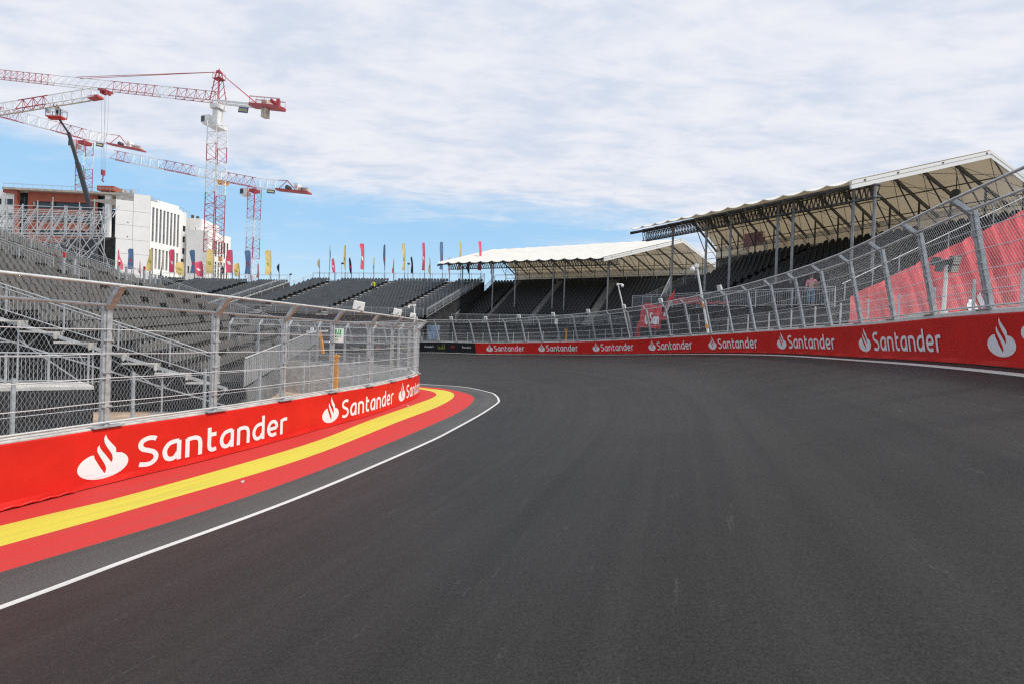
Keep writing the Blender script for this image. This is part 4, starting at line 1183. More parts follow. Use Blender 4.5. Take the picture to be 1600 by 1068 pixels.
        ti.build("tie_bars", M['crane_red'], cr_)
    if trolley is not None:
        p = lerp(piv, tip, trolley); tm = MB(); dj = (tip - piv).normalized()
        tm.box(p + V((0, 0, -0.35)), 2.4, jw + 0.4, 0.4, (dj, yup, dj.cross(yup)))
        for a in (-.8, .8): tm.box(p + dj * a + V((0, 0, -0.8)), 0.7, jw * .7, 0.7, (dj, yup, V((0, 0, 1))))
        tm.build("trolley", M[hook_col], cr_)
        hz = P(project(p)[0], hook, project(p)[2]).z; cm = MB()
        hp = V((p.x, p.y, hz))
        for a in (-.75, .75):
            for b in (-.3, .3): cm.tube(p + dj * a + yup * b + V((0, 0, -1)), hp + dj * (a * .25) + yup * b, 0.028, 4)
        cm.build("hoist_ropes", M['cable'], cr_)
        hk = MB(); hk.box(hp, 0.8, 0.5, 1.3, (dj, yup, V((0, 0, 1)))); hk.tube(hp - V((0, 0, .6)), hp - V((0, 0, 1.5)), 0.12, 6); hk.path([hp + V((0, 0, -1.5)), hp + dj * .4 + V((0, 0, -1.8)), hp + V((0, 0, -2.2)), hp - dj * .35 + V((0, 0, -1.9))], 0.12, 5)
        hk.build("hook_block", M[hook_col], cr_)
    if sign:
        t0, drop, sw, sh, text = sign
        c = lerp(piv, ce, t0) + V((0, 0, -drop)); s = MB(); dh = d
        nrm = dh.cross(V((0, 0, 1))).normalized()
        if nrm.dot(EYE - c) < 0: nrm = -nrm
        xd = V((0, 0, 1)).cross(nrm); xd = dh if dh.dot(xd) > 0 else -dh
        uu = nrm.cross(xd)
        c = c + nrm * (jw / 2 + 0.25)
        s.box(c, sw, 0.10, sh, (xd, nrm, uu)); so = s.build("sign_board", M['sign_blue'], cr_)
        s = MB()
        if text: add_text(s, lambda x, y, o: c + xd * (x - sw * .43) + uu * (y - sh * .26) + nrm * 0.07, text, 0, 0, sh * 0.52, sw * 0.86)
        else: s.face([c + xd * a + uu * b + nrm * 0.07 for a, b in ((-sw * .4, -sh * .2), (sw * .4, -sh * .2), (sw * .4, sh * .2), (-sw * .4, sh * .2))])
        s.build("lettering", M['yellow_print'], so)
    return cr_
# the big crane with the pointed head
crane("tallest tower crane, red and white, with a pointed head and tie bars", 341, 100, 0,
      [(192, 228, 'white'), (228, 253, 'red'), (253, 303, 'white'), (303, 395, 'red'), (395, 600, 'white')], 160,
      (-60, 116, 125), [(0.0, (269,), 'red'), ((269,), (246,), 'white'), ((246,), (170,), 'red'), ((170,), (79,), 'white'), ((79,), 1.0, 'red')],
      (441, 170, 93), [0.55], 2.6, 1.5, 2.2, apex=(1, 113),
      ties=[lambda pv, tp, ce, jh: lerp(pv, tp, 0.49) + V((0, 0, jh)), lambda pv, tp, ce, jh: lerp(pv, ce, 0.62) + V((0, 0, .5))],
      trolley=0.385, hook=270, sign=(0.48, 1.5, 2.9, 1.15, "DRAGADOS"), big=True)
crane("flat top tower crane on the left behind the terracotta building", 133, 150, 0,
      [(221, 241, 'red'), (241, 262, 'white'), (262, 600, 'red')], 218, (-130, 148, 158), [(0.0, (82,), 'red'), ((82,), (33,), 'white'), ((33,), 1.0, 'red')],
      (224, 236, 146), [0.42], 2.9, 1.7, 3.2, trolley=None, sign=(0.32, 1.1, 2.9, 1.2, None))
crane("flat top tower crane standing right of the white building", 398, 120, 0,
      [(293, 313, 'red'), (313, 342, 'red'), (342, 372, 'white'), (372, 404, 'red'), (404, 432, 'white'), (432, 600, 'red')], 293, (176, 249, 131), [(0.0, (349,), 'red'), ((349,), (303,), 'white'), ((303,), (252,), 'red'), ((252,), (199,), 'white'), ((199,), 1.0, 'red')],
      (484, 302, 117), [0.42], 2.2, 1.5, 2.5, trolley=0.21, hook=405, sign=(0.35, 0.9, 2.3, 0.95, None), hook_col='orange')
# crane outside the frame on the left: its jib slopes into view
pa_, pb_ = P(-330, 232, 112), P(157, 152, 104)
c4 = thing("tower_crane", "crane of which only the sloping red and white jib reaches in from the left edge", "crane", V((pa_.x, pa_.y, 0)), "tower cranes over the building site")
mb = MB(); lattice(mb, V((pa_.x, pa_.y, 0)), V((pa_.x, pa_.y, pa_.z)), 2.4, 2.4, 22, (0, 1, 0), 0.12); mb.build("mast_section", M['crane_red'], c4)
sections(c4, "jib_section", pa_, pb_, [(0, (-60,), 'red'), ((-60,), (29,), 'white'), ((29,), (77,), 'red'), ((77,), (152,), 'white')], 1.4, 2.4, 2.5, True, 0.12)
mb = MB(); mb.bar(lerp(pa_, pb_, .97), pb_, 1.5, 0.5); mb.build("jib_head", M['crane_red'], c4)
mb = MB(); mb.tube(lerp(pa_, pb_, .60) + V((0, 0, -.4)), lerp(pa_, pb_, .97) + V((0, 0, -.5)), 0.16, 5); mb.build("jib_chord", M['counterweight'], c4)

# ------------------------------------------------------------------ buildings behind
def facade(wall, glass_parts, o, xd, W, H, cells, depth=0.3, nrm=None):
    """Wall sheet with real openings. cells = [(x0, x1, z0, z1, kind)]; each opening gets reveals and a pane set back."""
    o = V(o); xd = V(xd).normalized(); n = nrm or V((xd.y, -xd.x, 0))
    xs = sorted({0, W} | {c[0] for c in cells} | {c[1] for c in cells}); zs = sorted({0, H} | {c[2] for c in cells} | {c[3] for c in cells})
    def pt(x, z, d=0.0): return o + xd * x + V((0, 0, z)) - n * d
    for a, b in zip(xs, xs[1:]):
        for c, d in zip(zs, zs[1:]):
            mx, mz = (a + b) / 2, (c + d) / 2
            if any(q[0] < mx < q[1] and q[2] < mz < q[3] for q in cells): continue
            wall.face([pt(a, c), pt(b, c), pt(b, d), pt(a, d)])
    for x0, x1, z0, z1, kind in cells:
        for p, q in (((x0, z0), (x1, z0)), ((x1, z0), (x1, z1)), ((x1, z1), (x0, z1)), ((x0, z1), (x0, z0))):
            wall.face([pt(*p), pt(*q), pt(*q, depth), pt(*p, depth)])
        glass_parts.append((kind, [pt(x0, z0, depth), pt(x1, z0, depth), pt(x1, z1, depth), pt(x0, z1, depth)], xd, n))
def put_windows(parent, parts, mull=True):
    for kind, q, xd, n in parts:
        mb = MB(); mb.face(q)
        o = mb.build("window", M['glass' if kind == 'd' else ('glass_grey' if kind == 'g' else 'slab')], parent)
        if mull:
            f = MB(); w = (q[1] - q[0]).length; h = (q[3] - q[0]).length
            f.bar(lerp(q[0], q[1], .5) + n * .03, lerp(q[3], q[2], .5) + n * .03, 0.07, 0.05, n)
            for k in range(1, max(2, int(h / 1.9))): f.bar(lerp(q[0], q[3], k / max(2, int(h / 1.9))) + n * .03, lerp(q[1], q[2], k / max(2, int(h / 1.9))) + n * .03, 0.05, 0.07, n)
            f.build("frame", M['steel_dark'], o)
Z0 = 115.0
C = P(236, 305, Z0); Lc = P(181, 314, Z0 - 2.6); Rr = P(284, 330, 123.5)
wb = thing("apartment_block", "white precast building with tall narrow dark windows behind the far left stand", "building", V((C.x, C.y, 0)))
mbw_, gp = MB(), []
# end wall facing the track, with panel joints as shallow grooves
xd = (C - Lc).xy.to_3d().normalized(); Wd = (C - Lc).xy.length
def top_of(py, px, z): return P(px, py, z).z
zt = top_of(306, 236, Z0)
ends = MB(); jl = MB()
zl = top_of(316, 190, Z0)
nl = V((xd.y, -xd.x, 0))
ol = V((Lc.x, Lc.y, 0))
for a, b, t in ((0, Wd * .5, zl), (Wd * .5, Wd, zt)):
    levels = [0, 6, 10, 13.6] + [13.6 + 3.55 * k for k in range(1, 9)]
    levels = [l for l in levels if l < t - 1] + [t]
    for z0, z1 in zip(levels, levels[1:]):
        ends.face([ol + xd * (a + .03) + V((0, 0, z0 + .03)), ol + xd * (b - .03) + V((0, 0, z0 + .03)), ol + xd * (b - .03) + V((0, 0, z1 - .03)), ol + xd * (a + .03) + V((0, 0, z1 - .03))])
jl.face([ol - nl * .06, ol + xd * Wd - nl * .06, ol + xd * Wd - nl * .06 + V((0, 0, zt)), ol - nl * .06 + V((0, 0, zt))])
for (x, z) in ((Wd * .36, top_of(350, 202, Z0)), (Wd * .36, top_of(372, 202, Z0))): jl.box(ol + xd * x + V((0, 0, z)) + nl * .02, 0.28, 0.05, 0.28, (xd, nl, V((0, 0, 1))))
# long side with the strip windows
sd = (Rr - C).xy.to_3d().normalized(); Ws = (Rr - C).xy.length; oc = V((C.x, C.y, 0))
z_par = top_of(314, 236, Z0); cells = []
zt1, zb1, zt2, zb2 = top_of(323, 239, Z0), top_of(377, 239, Z0), top_of(387, 239, Z0), top_of(419, 239, Z0)
for k in range(8):
    x0 = Ws * (0.055 + 0.115 * k); x1 = x0 + Ws * 0.066
    cells.append((x0, x1, zb1, zt1, 'g')); cells.append((x0, x1, zb2, zt2, 's' if k % 2 else 'g'))
    cells.append((x0, x1, zb2 - 5.6, zb2 - 1.4, 'd'))
facade(mbw_, gp, oc, sd, Ws, z_par, cells, 0.28)
mbw_.merge(ends)
# roof parapets, recess and following blocks
ns = V((sd.y, -sd.x, 0))
def blk(px0, px1, za, zb, ytop, cells=(), inset=0.0):
    a, b = P(px0, ytop, za), P(px1, ytop, zb); h = a.z; a = V((a.x, a.y, 0)) - ns * inset; d = V((b.x, b.y, 0)) - ns * inset - a
    W = d.length; cc = [(W * c[0], W * c[1], P(px0, c[3], za).z, P(px0, c[2], za).z, c[4]) for c in cells]
    facade(mbw_, gp, a, d, W, h, cc, 0.28)
    dn = d.normalized(); q = V((-dn.y, dn.x, 0)) * 9
    mbw_.face([a + V((0, 0, h)), a + d + V((0, 0, h)), a + d + q + V((0, 0, h)), a + q + V((0, 0, h))])
    mbw_.face([a, a + q, a + q + V((0, 0, h)), a + V((0, 0, h))]); mbw_.face([a + d, a + d + q, a + d + q + V((0, 0, h)), a + d + V((0, 0, h))])
blk(249, 283, 118, 123.4, 313, inset=0.6)
blk(283.5, 292, 123.6, 125, 331, [(.38, .90, 352, 361, 'd'), (.38, .90, 369, 378, 'd'), (.38, .90, 387, 396, 'd'), (.2, .8, 404, 411, 'd')], inset=.05)
blk(292, 325, 124, 124.4, 359, [(.0 + .07 + .17 * k, .07 + .17 * k + .09, 416, 427, 'd') for k in range(5)])
blk(293, 319, 127, 127.4, 340.5, [(.62, .67, 355, 360, 'd')], inset=.8)
blk(325, 361, 125, 131, 363, [(.20 + .125 * k, .20 + .125 * k + .07, 374, 400, 'd') for k in range(6)] + [(.20 + .125 * k, .20 + .125 * k + .07, 407, 434, 'd') for k in range(6)])
mbw_.face([ol + V((0, 0, zl)), oc + V((0, 0, zl)), oc + sd * Ws + V((0, 0, zl)) - ns * 9, ol - ns * 9 + V((0, 0, zl))])
wo_ = mbw_.build("wall", M['facade'], wb); jl.build("panel_joints", M['concrete_dark'], wb)
put_windows(wb, gp)
rl = MB()
railing(rl, oc + V((0, 0, z_par)) - ns * .4, oc + sd * Ws * .3 + V((0, 0, z_par)) - ns * .4, 1.1, 1.0, 0, .03); railing(rl, V((0, 0, z_par)) + oc + sd * Ws - ns * .5, V((0, 0, z_par - .8)) + oc + sd * (Ws + 3) - ns * .5, 1.0, 1.0, 0, .03)
rl.build("roof_rail", M['galv'], wb)
mb = MB()
for px, py in ((301, 338), (309, 340)): p = P(px, py, 128); mb.tube(p - V((0, 0, .8)), p + V((0, 0, .3)), .35, 8, caps=True)
mb.build("roof_vents", M['steel_dark'], wb)

tb = thing("unfinished_building", "unfinished terracotta and white building with a bare concrete roof slab, behind the scaffold", "building", P(100, 520, 125))
ZB = 125.0
def at_px(px, py, z=ZB): return P(px, py, z)
a, b = at_px(44, 296), at_px(153, 302); a0 = V((a.x, a.y, 0)); d = V((b.x - a.x, b.y - a.y, 0)); W = d.length
wl, gp2 = MB(), []
cellz = lambda y0, y1: (P(98, y1, ZB).z, P(98, y0, ZB).z)
cs = [(W * .07, W * .93, *cellz(316, 327), 'd'), (W * .07, W * .90, *cellz(336, 347), 'd'), (W * .07, W * .9, *cellz(360, 368), 'd'), (W * .07, W * .9, *cellz(380, 392), 'd')]
facade(wl, gp2, a0, d, W, a.z - .6, cs, .6); wl.build("terracotta_wall", M['facade_red'], tb)
for (p0_, p1_, yt) in ((29, 44, 301), (153, 167, 305)):
    gb = MB(); q0, q1 = at_px(p0_, yt, ZB + .8), at_px(p1_, yt, ZB + .8); gb.face([V((q0.x, q0.y, 0)), V((q1.x, q1.y, 0)), V((q1.x, q1.y, q0.z)), V((q0.x, q0.y, q0.z))]); gb.build("glass_bay", M['glass'], tb)
ww, gp3 = MB(), []
q0, q1 = at_px(-60, 297, ZB - .4), at_px(26, 300, ZB - .2); d2 = V((q1.x - q0.x, q1.y - q0.y, 0)); W2 = d2.length
cz = lambda y0, y1: (P(10, y1, ZB).z, P(10, y0, ZB).z)
cc = [(W2 * x0, W2 * x1, *cz(*yy), 'd') for (x0, x1) in ((.45, .63), (.66, .73), (.79, .94)) for yy in ((311, 321), (333, 343), (355, 366))]
facade(ww, gp3, V((q0.x, q0.y, 0)), d2, W2, q1.z + .3, cc, .4); ww.build("white_wall", M['facade'], tb)
put_windows(tb, gp2); put_windows(tb, gp3)
fr = MB()
g2, g3_ = at_px(7, 299, ZB - .6), at_px(29, 301, ZB - .6)
fr.bar(g2, g3_, .8, .8); fr.bar(g3_ + V((-.3, 0, 0)), V((g3_.x - .3, g3_.y, 14)), .8, .8); fr.build("red_frame", M['facade_red'], tb)
sl = MB(); s0, s1__ = at_px(3, 292.5, ZB - 1.5), at_px(200, 302.5, ZB - 1.5)
dd = (s1__ - s0).normalized(); bkv = V((-dd.y, dd.x, 0)).normalized()
sl.box((s0 + s1__) / 2 + bkv * 7 + V((0, 0, -.2)), (s1__ - s0).length, 14, .55, (dd, bkv, V((0, 0, 1)))); 
sl.box((s1__ + at_px(216, 305.5, ZB + 3)) / 2 + bkv * 5, 3.2, 9, .4, (dd, bkv, V((0, 0, 1))))
sl.build("roof_slab", M['slab'], tb)
cm = MB()
for px in (55, 83, 150, 176, 182, 190, 197, 206):
    p = at_px(px, 304, ZB + (0.4 if px < 160 else 2)); cm.box(V((p.x, p.y, p.z - 1.5)), .55, .55, 3.0 if px < 160 else 5.2)
cm.build("columns", M['slab'], tb)
wf = MB(); p = at_px(170, 304, ZB - .2); wf.box(V((p.x, p.y, p.z - 6.2)), 1.5, .6, 12.4); wf.build("white_fin", M['facade'], tb)
core = MB(); p = at_px(176, 330, ZB + 4); core.box(V((p.x, p.y, p.z * .5)), 3.0, 3, p.z); core.build("open_core", M['dark_void'], tb)
bkx = MB(); p = at_px(172, 297, ZB + 1); bkx.box(p, 4.6, 3, 1.3); bkx.build("brick_stack", M['facade_red'], tb)
rr = MB()
for i in range(5): pass
railing(rr, s0 + bkv * .4, s1__ + bkv * .4, 1.25, 2.6, 0, .035, True); railing(rr, s1__ + bkv * .4, at_px(216, 303, ZB + 3), 1.25, 1.5, 0, .035); rr.build("edge_rail", M['galv_dull'], tb)
for x_ in range(4): pass
# dark site hoarding and debris below the building
hb = thing("site_hoarding", "black netting hoarding under the scaffold beside the white building", "hoarding", P(150, 480, 70))
mb = MB(); a, b = P(100, 398, 70), P(181, 371, 76); mb.face([a, V((b.x, b.y, a.z)), b, P(100, 372, 70)]); mb.face([V((a.x, a.y, 0)), V((b.x, b.y, 0)), V((b.x, b.y, b.z)), V((a.x, a.y, a.z))]); mb.build("netting", M['skirt'], hb)

# ------------------------------------------------------------------ scaffold behind the near left stand
sc = thing("scaffold", "large bare galvanised scaffold structure rising behind the top of the near left stand", "scaffold", P(90, 470, 46))
mb, dg = MB(), MB()
f0, f1 = P(-70, 331, 44), P(168, 327, 52)
nx6 = 10; dirx = (f1 - f0).xy.to_3d() / nx6; dv = V((-dirx.y, dirx.x, 0)).normalized() * 2.3
ztop = lambda i: lerp(P(-70, 318, 44).z, P(168, 326, 52).z, i / nx6)
o0 = V((f0.x, f0.y, 0))
levels = [0, -0.55, -1.1, -2.5, -2.9]
for j in range(3):
    for i in range(nx6 + 1):
        p = o0 + dirx * i + dv * j; zt_ = ztop(i) + (1.0 if (i + j) % 3 == 0 else 0.15)
        zb_ = 0.0 if (i + 2 * j) % 4 == 0 else ztop(i) - 3.0
        mb.tube(V((p.x, p.y, zb_)), V((p.x, p.y, zt_)), 0.04, 5)
        for li, lv in enumerate(levels):
            if i < nx6: q = p + dirx; mb.tube(V((p.x, p.y, ztop(i) + lv)), V((q.x, q.y, ztop(i + 1) + lv)), 0.036, 5)
            if j < 2: q = p + dv; mb.tube(V((p.x, p.y, ztop(i) + lv)), V((q.x, q.y, ztop(i) + lv)), 0.034, 5)
        if i < nx6:
            q = p + dirx; h_ = p + dirx * .5
            dg.tube(V((p.x, p.y, ztop(i) - 2.5)), V((q.x, q.y, ztop(i + 1))), 0.045, 5)
            if (i + j) % 2: dg.tube(V((h_.x, h_.y, ztop(i) - 2.5)), V((h_.x, h_.y, ztop(i))) + dirx, 0.04, 5)
            if (i + j) % 3 == 1: dg.tube(V((q.x, q.y, ztop(i + 1) - 2.9)), V((p.x, p.y, ztop(i) - .55)), 0.034, 5)
            dg.tube(V((p.x, p.y, ztop(i) - 5.6)) - dirx * .3, V((q.x, q.y, ztop(i + 1) - 2.9)), 0.04, 5)
            if j < 2: r_ = p + dv; dg.tube(V((p.x, p.y, ztop(i) - 2.5)), V((r_.x, r_.y, ztop(i))), 0.034, 5)
            if (i + j) % 2 == 0: dg.tube(V((q.x, q.y, ztop(i + 1) - 5.2)), V((p.x, p.y, ztop(i) - 2.9)), 0.036, 5)
mb.build("standards_and_ledgers", M['galv'], sc); dg.build("diagonal_braces", M['galv'], sc)
# leaning props and the white stub at the right end of the scaffold
for px0, py0, px1, py1 in ((103, 386, 131, 333), (128, 402, 168, 366), (114, 384, 124, 391), (150, 360, 172, 420), (163, 330, 152, 388), (176, 340, 186, 322), (164, 365, 156, 330), (99, 382, 150, 340), (88, 378, 130, 345)):
    mb2 = MB(); mb2.tube(P(px0, py0, 50), P(px1, py1, 51.5), 0.045, 5); mb2.build("prop", M['galv'], sc)

# ------------------------------------------------------------------ people
def figure(name, label, foot, h, face, pose, top_mat, leg_mat, skin_mat, hair_mat, group=None):
    """A standing figure grown from one skeleton; joints given in units of body height, x to its right, y forward."""
    f = V((math.cos(face), math.sin(face), 0)); r = V((f.y, -f.x, 0))
    J = {'pelvis': (0, 0, .50), 'waist': (0, 0, .60), 'chest': (0, .01, .72), 'neck': (0, .01, .83), 'head': (0, .025, .90), 'crown': (0, .02, .965),
         'shr': (.105, 0, .80), 'elr': (.135, -.01, .63), 'har': (.14, .05, .48), 'fir': (.14, .07, .42), 'shl': (-.105, 0, .80), 'ell': (-.135, -.01, .63), 'hal': (-.14, .05, .48), 'fil': (-.14, .07, .42),
         'hir': (.05, 0, .49), 'knr': (.055, .01, .28), 'anr': (.055, -.01, .05), 'tor': (.06, .08, .015), 'hil': (-.05, 0, .49), 'knl': (-.055, .01, .28), 'anl': (-.055, -.01, .05), 'tol': (-.06, .08, .015)}
    J.update(pose)
    RD = {'pelvis': .075, 'waist': .07, 'chest': .085, 'neck': .033, 'head': .056, 'crown': .045, 'sh': .043, 'el': .028, 'ha': .02, 'fi': .017, 'hi': .058, 'kn': .037, 'an': .025, 'to': .022}
    ED = [('pelvis', 'waist'), ('waist', 'chest'), ('chest', 'neck'), ('neck', 'head'), ('head', 'crown')]
    for s in 'rl': ED += [('chest', 'sh' + s), ('sh' + s, 'el' + s), ('el' + s, 'ha' + s), ('ha' + s, 'fi' + s), ('pelvis', 'hi' + s), ('hi' + s, 'kn' + s), ('kn' + s, 'an' + s), ('an' + s, 'to' + s)]
    def grow(nm, keys, k, mt, par):
        me = bpy.data.meshes.new(nm); ks = list(keys); ix = {q: i for i, q in enumerate(ks)}
        me.from_pydata([tuple(foot + (r * J[q][0] + f * J[q][1] + V((0, 0, J[q][2]))) * h) for q in ks], [(ix[a], ix[b]) for a, b in ED if a in ix and b in ix], [])
        o = bpy.data.objects.new(nm, me); scene.collection.objects.link(o)
        sm = o.modifiers.new("skin", 'SKIN'); ss = o.modifiers.new("sub", 'SUBSURF'); ss.levels = ss.render_levels = 2
        for q, sv in zip(ks, me.skin_vertices[0].data):
            rad = RD.get(q, RD.get(q[:-1], .04)) * h * k; sv.radius = (rad, rad * (0.85 if q in ('chest', 'waist', 'pelvis') else 1)); sv.use_root = (q == ks[0])
        me.materials.append(mt)
        bpy.context.view_layer.update()
        m2 = bpy.data.meshes.new_from_object(o.evaluated_get(bpy.context.evaluated_depsgraph_get())); m2.name = nm
        if not m2.materials: m2.materials.append(mt)
        m2.polygons.foreach_set('use_smooth', [True] * len(m2.polygons))
        bpy.data.objects.remove(o)
        return link(nm, m2, par)
    t = thing(name, label, "person", foot)
    grow("body", J.keys(), 1.0, skin_mat, t)
    grow("jacket", [k for k in ('waist', 'chest', 'shr', 'elr', 'har', 'shl', 'ell', 'hal')], 1.16, top_mat, t)
    grow("trousers", [k for k in ('pelvis', 'hir', 'knr', 'anr', 'hil', 'knl', 'anl')], 1.15, leg_mat, t)
    hm = MB(); c = foot + (r * J['head'][0] + f * (J['head'][1] - .012) + V((0, 0, J['head'][2] + .03))) * h; rows = []
    for a in range(6):
        th_ = a / 5 * math.pi * .58; rows.append([c + (r * math.cos(b / 10 * 2 * math.pi) * math.sin(th_) + f * math.sin(b / 10 * 2 * math.pi) * math.sin(th_) + V((0, 0, math.cos(th_)))) * (.066 * h) for b in range(11)])
    hm.grid(rows); hm.build("hair", hair_mat, t, True)
    fm = MB()
    for s in (-1, 1): fm.box(foot + (r * (.02 * s + J['head'][0]) + f * (J['head'][1] + .052) + V((0, 0, J['head'][2] + .012))) * h, .012 * h, .012 * h, .008 * h, (r, f, V((0, 0, 1))))
    fm.build("eyes", M['steel_dark'], t)
    return t
skin = material('skin', (0.42, 0.25, 0.18), 0.6); hair = material('dark_hair', (0.03, 0.022, 0.018), 0.7)
hivis = material('hi_vis_cloth', (0.62, 0.85, 0.05), 0.8); navy_c = material('navy_cloth', (0.02, 0.022, 0.035), 0.9); pinkc = material('pink_cloth', (0.55, 0.20, 0.27), 0.9); jean = material('blue_denim', (0.12, 0.19, 0.28), 0.9); blackc = material('black_cloth', (0.02, 0.02, 0.02), 0.9)
def on_stand(q, px, v):
    u = min(range(400), key=lambda k: abs(project(q(k / 400, v))[0] - px)) / 400; return q(u, v)
ft = on_stand(q3, 583, 0.60)
figure("person", "person in a yellow high visibility vest walking down an aisle of the open middle stand", ft + V((0, 0, .05)), 1.78, R(-110),
       {'knr': (.05, .09, .29), 'anr': (.05, .05, .07), 'tor': (.05, .13, .06), 'anl': (-.055, -.09, .06), 'tol': (-.06, -.01, .02), 'elr': (.15, .05, .64), 'har': (.10, .16, .58), 'fir': (.08, .2, .57)}, hivis, navy_c, skin, hair)
ft = on_stand(lambda u, v: q2(u, v) + V((-.55, -.35, 0)), 1266, 0.02)
figure("person", "person in a pink top and blue jeans behind the front railing of the right-hand stand", ft, 1.72, R(60),
       {'elr': (.15, .03, .64), 'har': (.09, .14, .60), 'fir': (.06, .17, .6)}, pinkc, jean, skin, hair)
mb = MB(); fb = ft + V((0.22, -0.12, 0))
mb.box(fb + V((0, 0, 1.12)), .24, .13, .42); mb.path([fb + V((-.06, 0, 1.33)), fb + V((-.2, .02, 1.46)), fb + V((-.3, .1, 1.35))], .014, 5)
tag(mb.build("shoulder_bag", material('brown_leather', (0.13, 0.08, 0.055), 0.6)), "brown bag hanging at the side of the person in pink", "bag")

# ------------------------------------------------------------------ boom lift with basket
bl = thing("boom_lift", "telescopic boom lift with a thin dark boom raising an orange basket left of the cranes", "boom lift", P(142, 520, 66))
b0, b1, b2, b3 = P(152, 430, 66), P(139, 318, 66), P(107, 207, 65), P(93, 187, 64.6)
mb = MB(); mb.bar(b0, b1, .50, .55); mb.bar(b1, P(121, 254, 65.5), .44, .48); mb.bar(P(122, 258, 65.5), b2, .34, .36); mb.bar(P(109, 211, 65), b3, .18, .22); mb.build("boom", M['boom'], bl)
mb = MB(); ch = V((b0.x, b0.y, 0)); mb.box(ch + V((0, 0, .9)), 4.2, 2.4, .8); mb.box(ch + V((0, 0, 1.9)), 3.0, 1.9, 1.3); mb.bar(ch + V((0, 0, 2)), b0, .8, .8)
mb.build("chassis", M['orange'], bl)
for sx in (-1.5, 1.5):
    for sy in (-1.3, 1.3):
        mb = MB(); c = ch + V((sx, sy, .55)); mb.tube(c - V((0, .25, 0)), c + V((0, .25, 0)), .55, 14, caps=True); mb.build("wheel", M['boom'], bl)
bs = P(88, 184, 64.4); mb = MB(); mb.box(bs, 2.1, .95, .16); mb.box(bs + V((0, 0, -.18)), 1.9, .5, .18)
bk_ = mb.build("basket_floor", M['red_box'], bl); mb = MB()
cor = [bs + V((x, y, 0)) for x, y in ((-1.05, -.47), (1.05, -.47), (1.05, .47), (-1.05, .47))]
for i in range(4): railing(mb, cor[i], cor[(i + 1) % 4], 1.05, .7, 0, .03)
mb.box(bs + V((-.9, -.3, .75)), .3, .3, .5); mb.box(bs + V((.85, -.35, .6)), .3, .2, .7); mb.build("basket_rail", M['galv_dull'], bl)
figure("person", "person in dark clothes working in the raised basket of the boom lift", bs + V((.05, 0, .08)), 1.75, R(-80), {'elr': (.2, .03, .82), 'har': (.16, .12, .95), 'fir': (.15, .14, 1.0), 'ell': (-.2, .02, .70), 'hal': (-.24, .1, .62), 'fil': (-.25, .13, .6)}, blackc, navy_c, skin, hair)

# ------------------------------------------------------------------ small things on and behind the fences
def fence_pt(s, h, k=0.0): return fence_in(s, h, k)
# exit sign hung on the mesh
sx = wall_in.s_of_px(519.5, 1.0, 5, wall_in.len * .6) ; zx = project(f_in(sx, 1, 0))[2]
tl = P(519, 512.5, zx + .15); n = wall_in.nor(sx); tt = wall_in.tan(sx)
fr_ = (RIGHT * 0.92 + n * 0.0 + wall_in.tan(sx) * .3).normalized(); fr_.z = 0; fr_.normalize(); fn = V((fr_.y, -fr_.x, 0))
sw, sh_ = 17.5 / FPX * zx, 22 / FPX * zx
es = thing("exit_sign", "small white exit sign with a green pictogram fixed to the inner mesh fence", "sign", tl + V((0, 0, -sh_)))
c = tl + fr_ * sw / 2 - V((0, 0, sh_ / 2)) + fn * .03
mb = MB(); mb.box(c, sw, .012, sh_, (fr_, fn, V((0, 0, 1)))); mb.build("board", M['sign_white'], es)
S_ = lambda x, y, o=0: c + fr_ * (x - .5) * sw + V((0, 0, (y - .5) * sh_)) + fn * .012
mb = MB(); mb.face([S_(a, b) for a, b in ((.30, .55), (.40, .55), (.40, .92), (.30, .92))]); mb.face([S_(a, b) for a, b in ((.68, .55), (.78, .55), (.78, .92), (.68, .92))])
mb.face([S_(a, b) for a, b in ((.44, .55), (.50, .55), (.62, .80), (.56, .80))]); mb.face([S_(a, b) for a, b in ((.50, .62), (.53, .58), (.66, .60), (.64, .65))]); mb.face([S_(a, b) for a, b in ((.53, .84), (.60, .84), (.60, .92), (.53, .92))])
mb.build("running_figure", M['green_print'], es)
mb = MB(); add_text(mb, lambda x, y, o: S_(x, y), "EXIT", .30, .35, .12, .52); add_text(mb, lambda x, y, o: S_(x, y), "10", .33, .12, .13, .2); mb.build("lettering", M['green_print'], es)
# orange T-posts
def t_post(label, s, curve, fnw, h, base_h):
    p = fnw(s, base_h, -.32); t = thing("marker_post", label, "post", p); n = curve.nor(s)
    mb = MB(); mb.box(p + V((0, 0, h / 2)), .13, .10, h); mb.build("upright", M['orange'], t)
    mb = MB(); mb.box(p - V((0.06, 0, 0)) + V((0, 0, h + .03)), .30, .13, .075); mb.build("head", M['orange'], t)
    mb = MB(); mb.box(p + V((.07, -.02, h - .22)), .03, .05, .2); mb.build("catch", M['galv_dull'], t)
t_post("tall orange post with a flat head beside the exit sign", wall_in.s_of_px(523.5, 0, 5, s_apex, lambda q: f_in(q, 1.0, -.32)), wall_in, f_in, 1.03, IN_H + .02)
so_ = wall_out.s_of_px(884, 0, 0, wall_out.len, lambda s: f_out(s, OUT_H, -.3))
t_post("small distant orange post standing on the outer wall below a white notice", so_, wall_out, f_out, 1.0, OUT_H + .02)
p = fence_out(so_ - .1, 1.75); mb = MB(); q = wall_out.nor(so_); tq = wall_out.tan(so_)
mb.box(p + q * .08 - V((0.25, 0, 0)), .34, .02, .46, (tq, q, V((0, 0, 1)))); tag(mb.build("notice", M['sign_white']), "plain white notice on the outer fence above the small orange post", "sign")
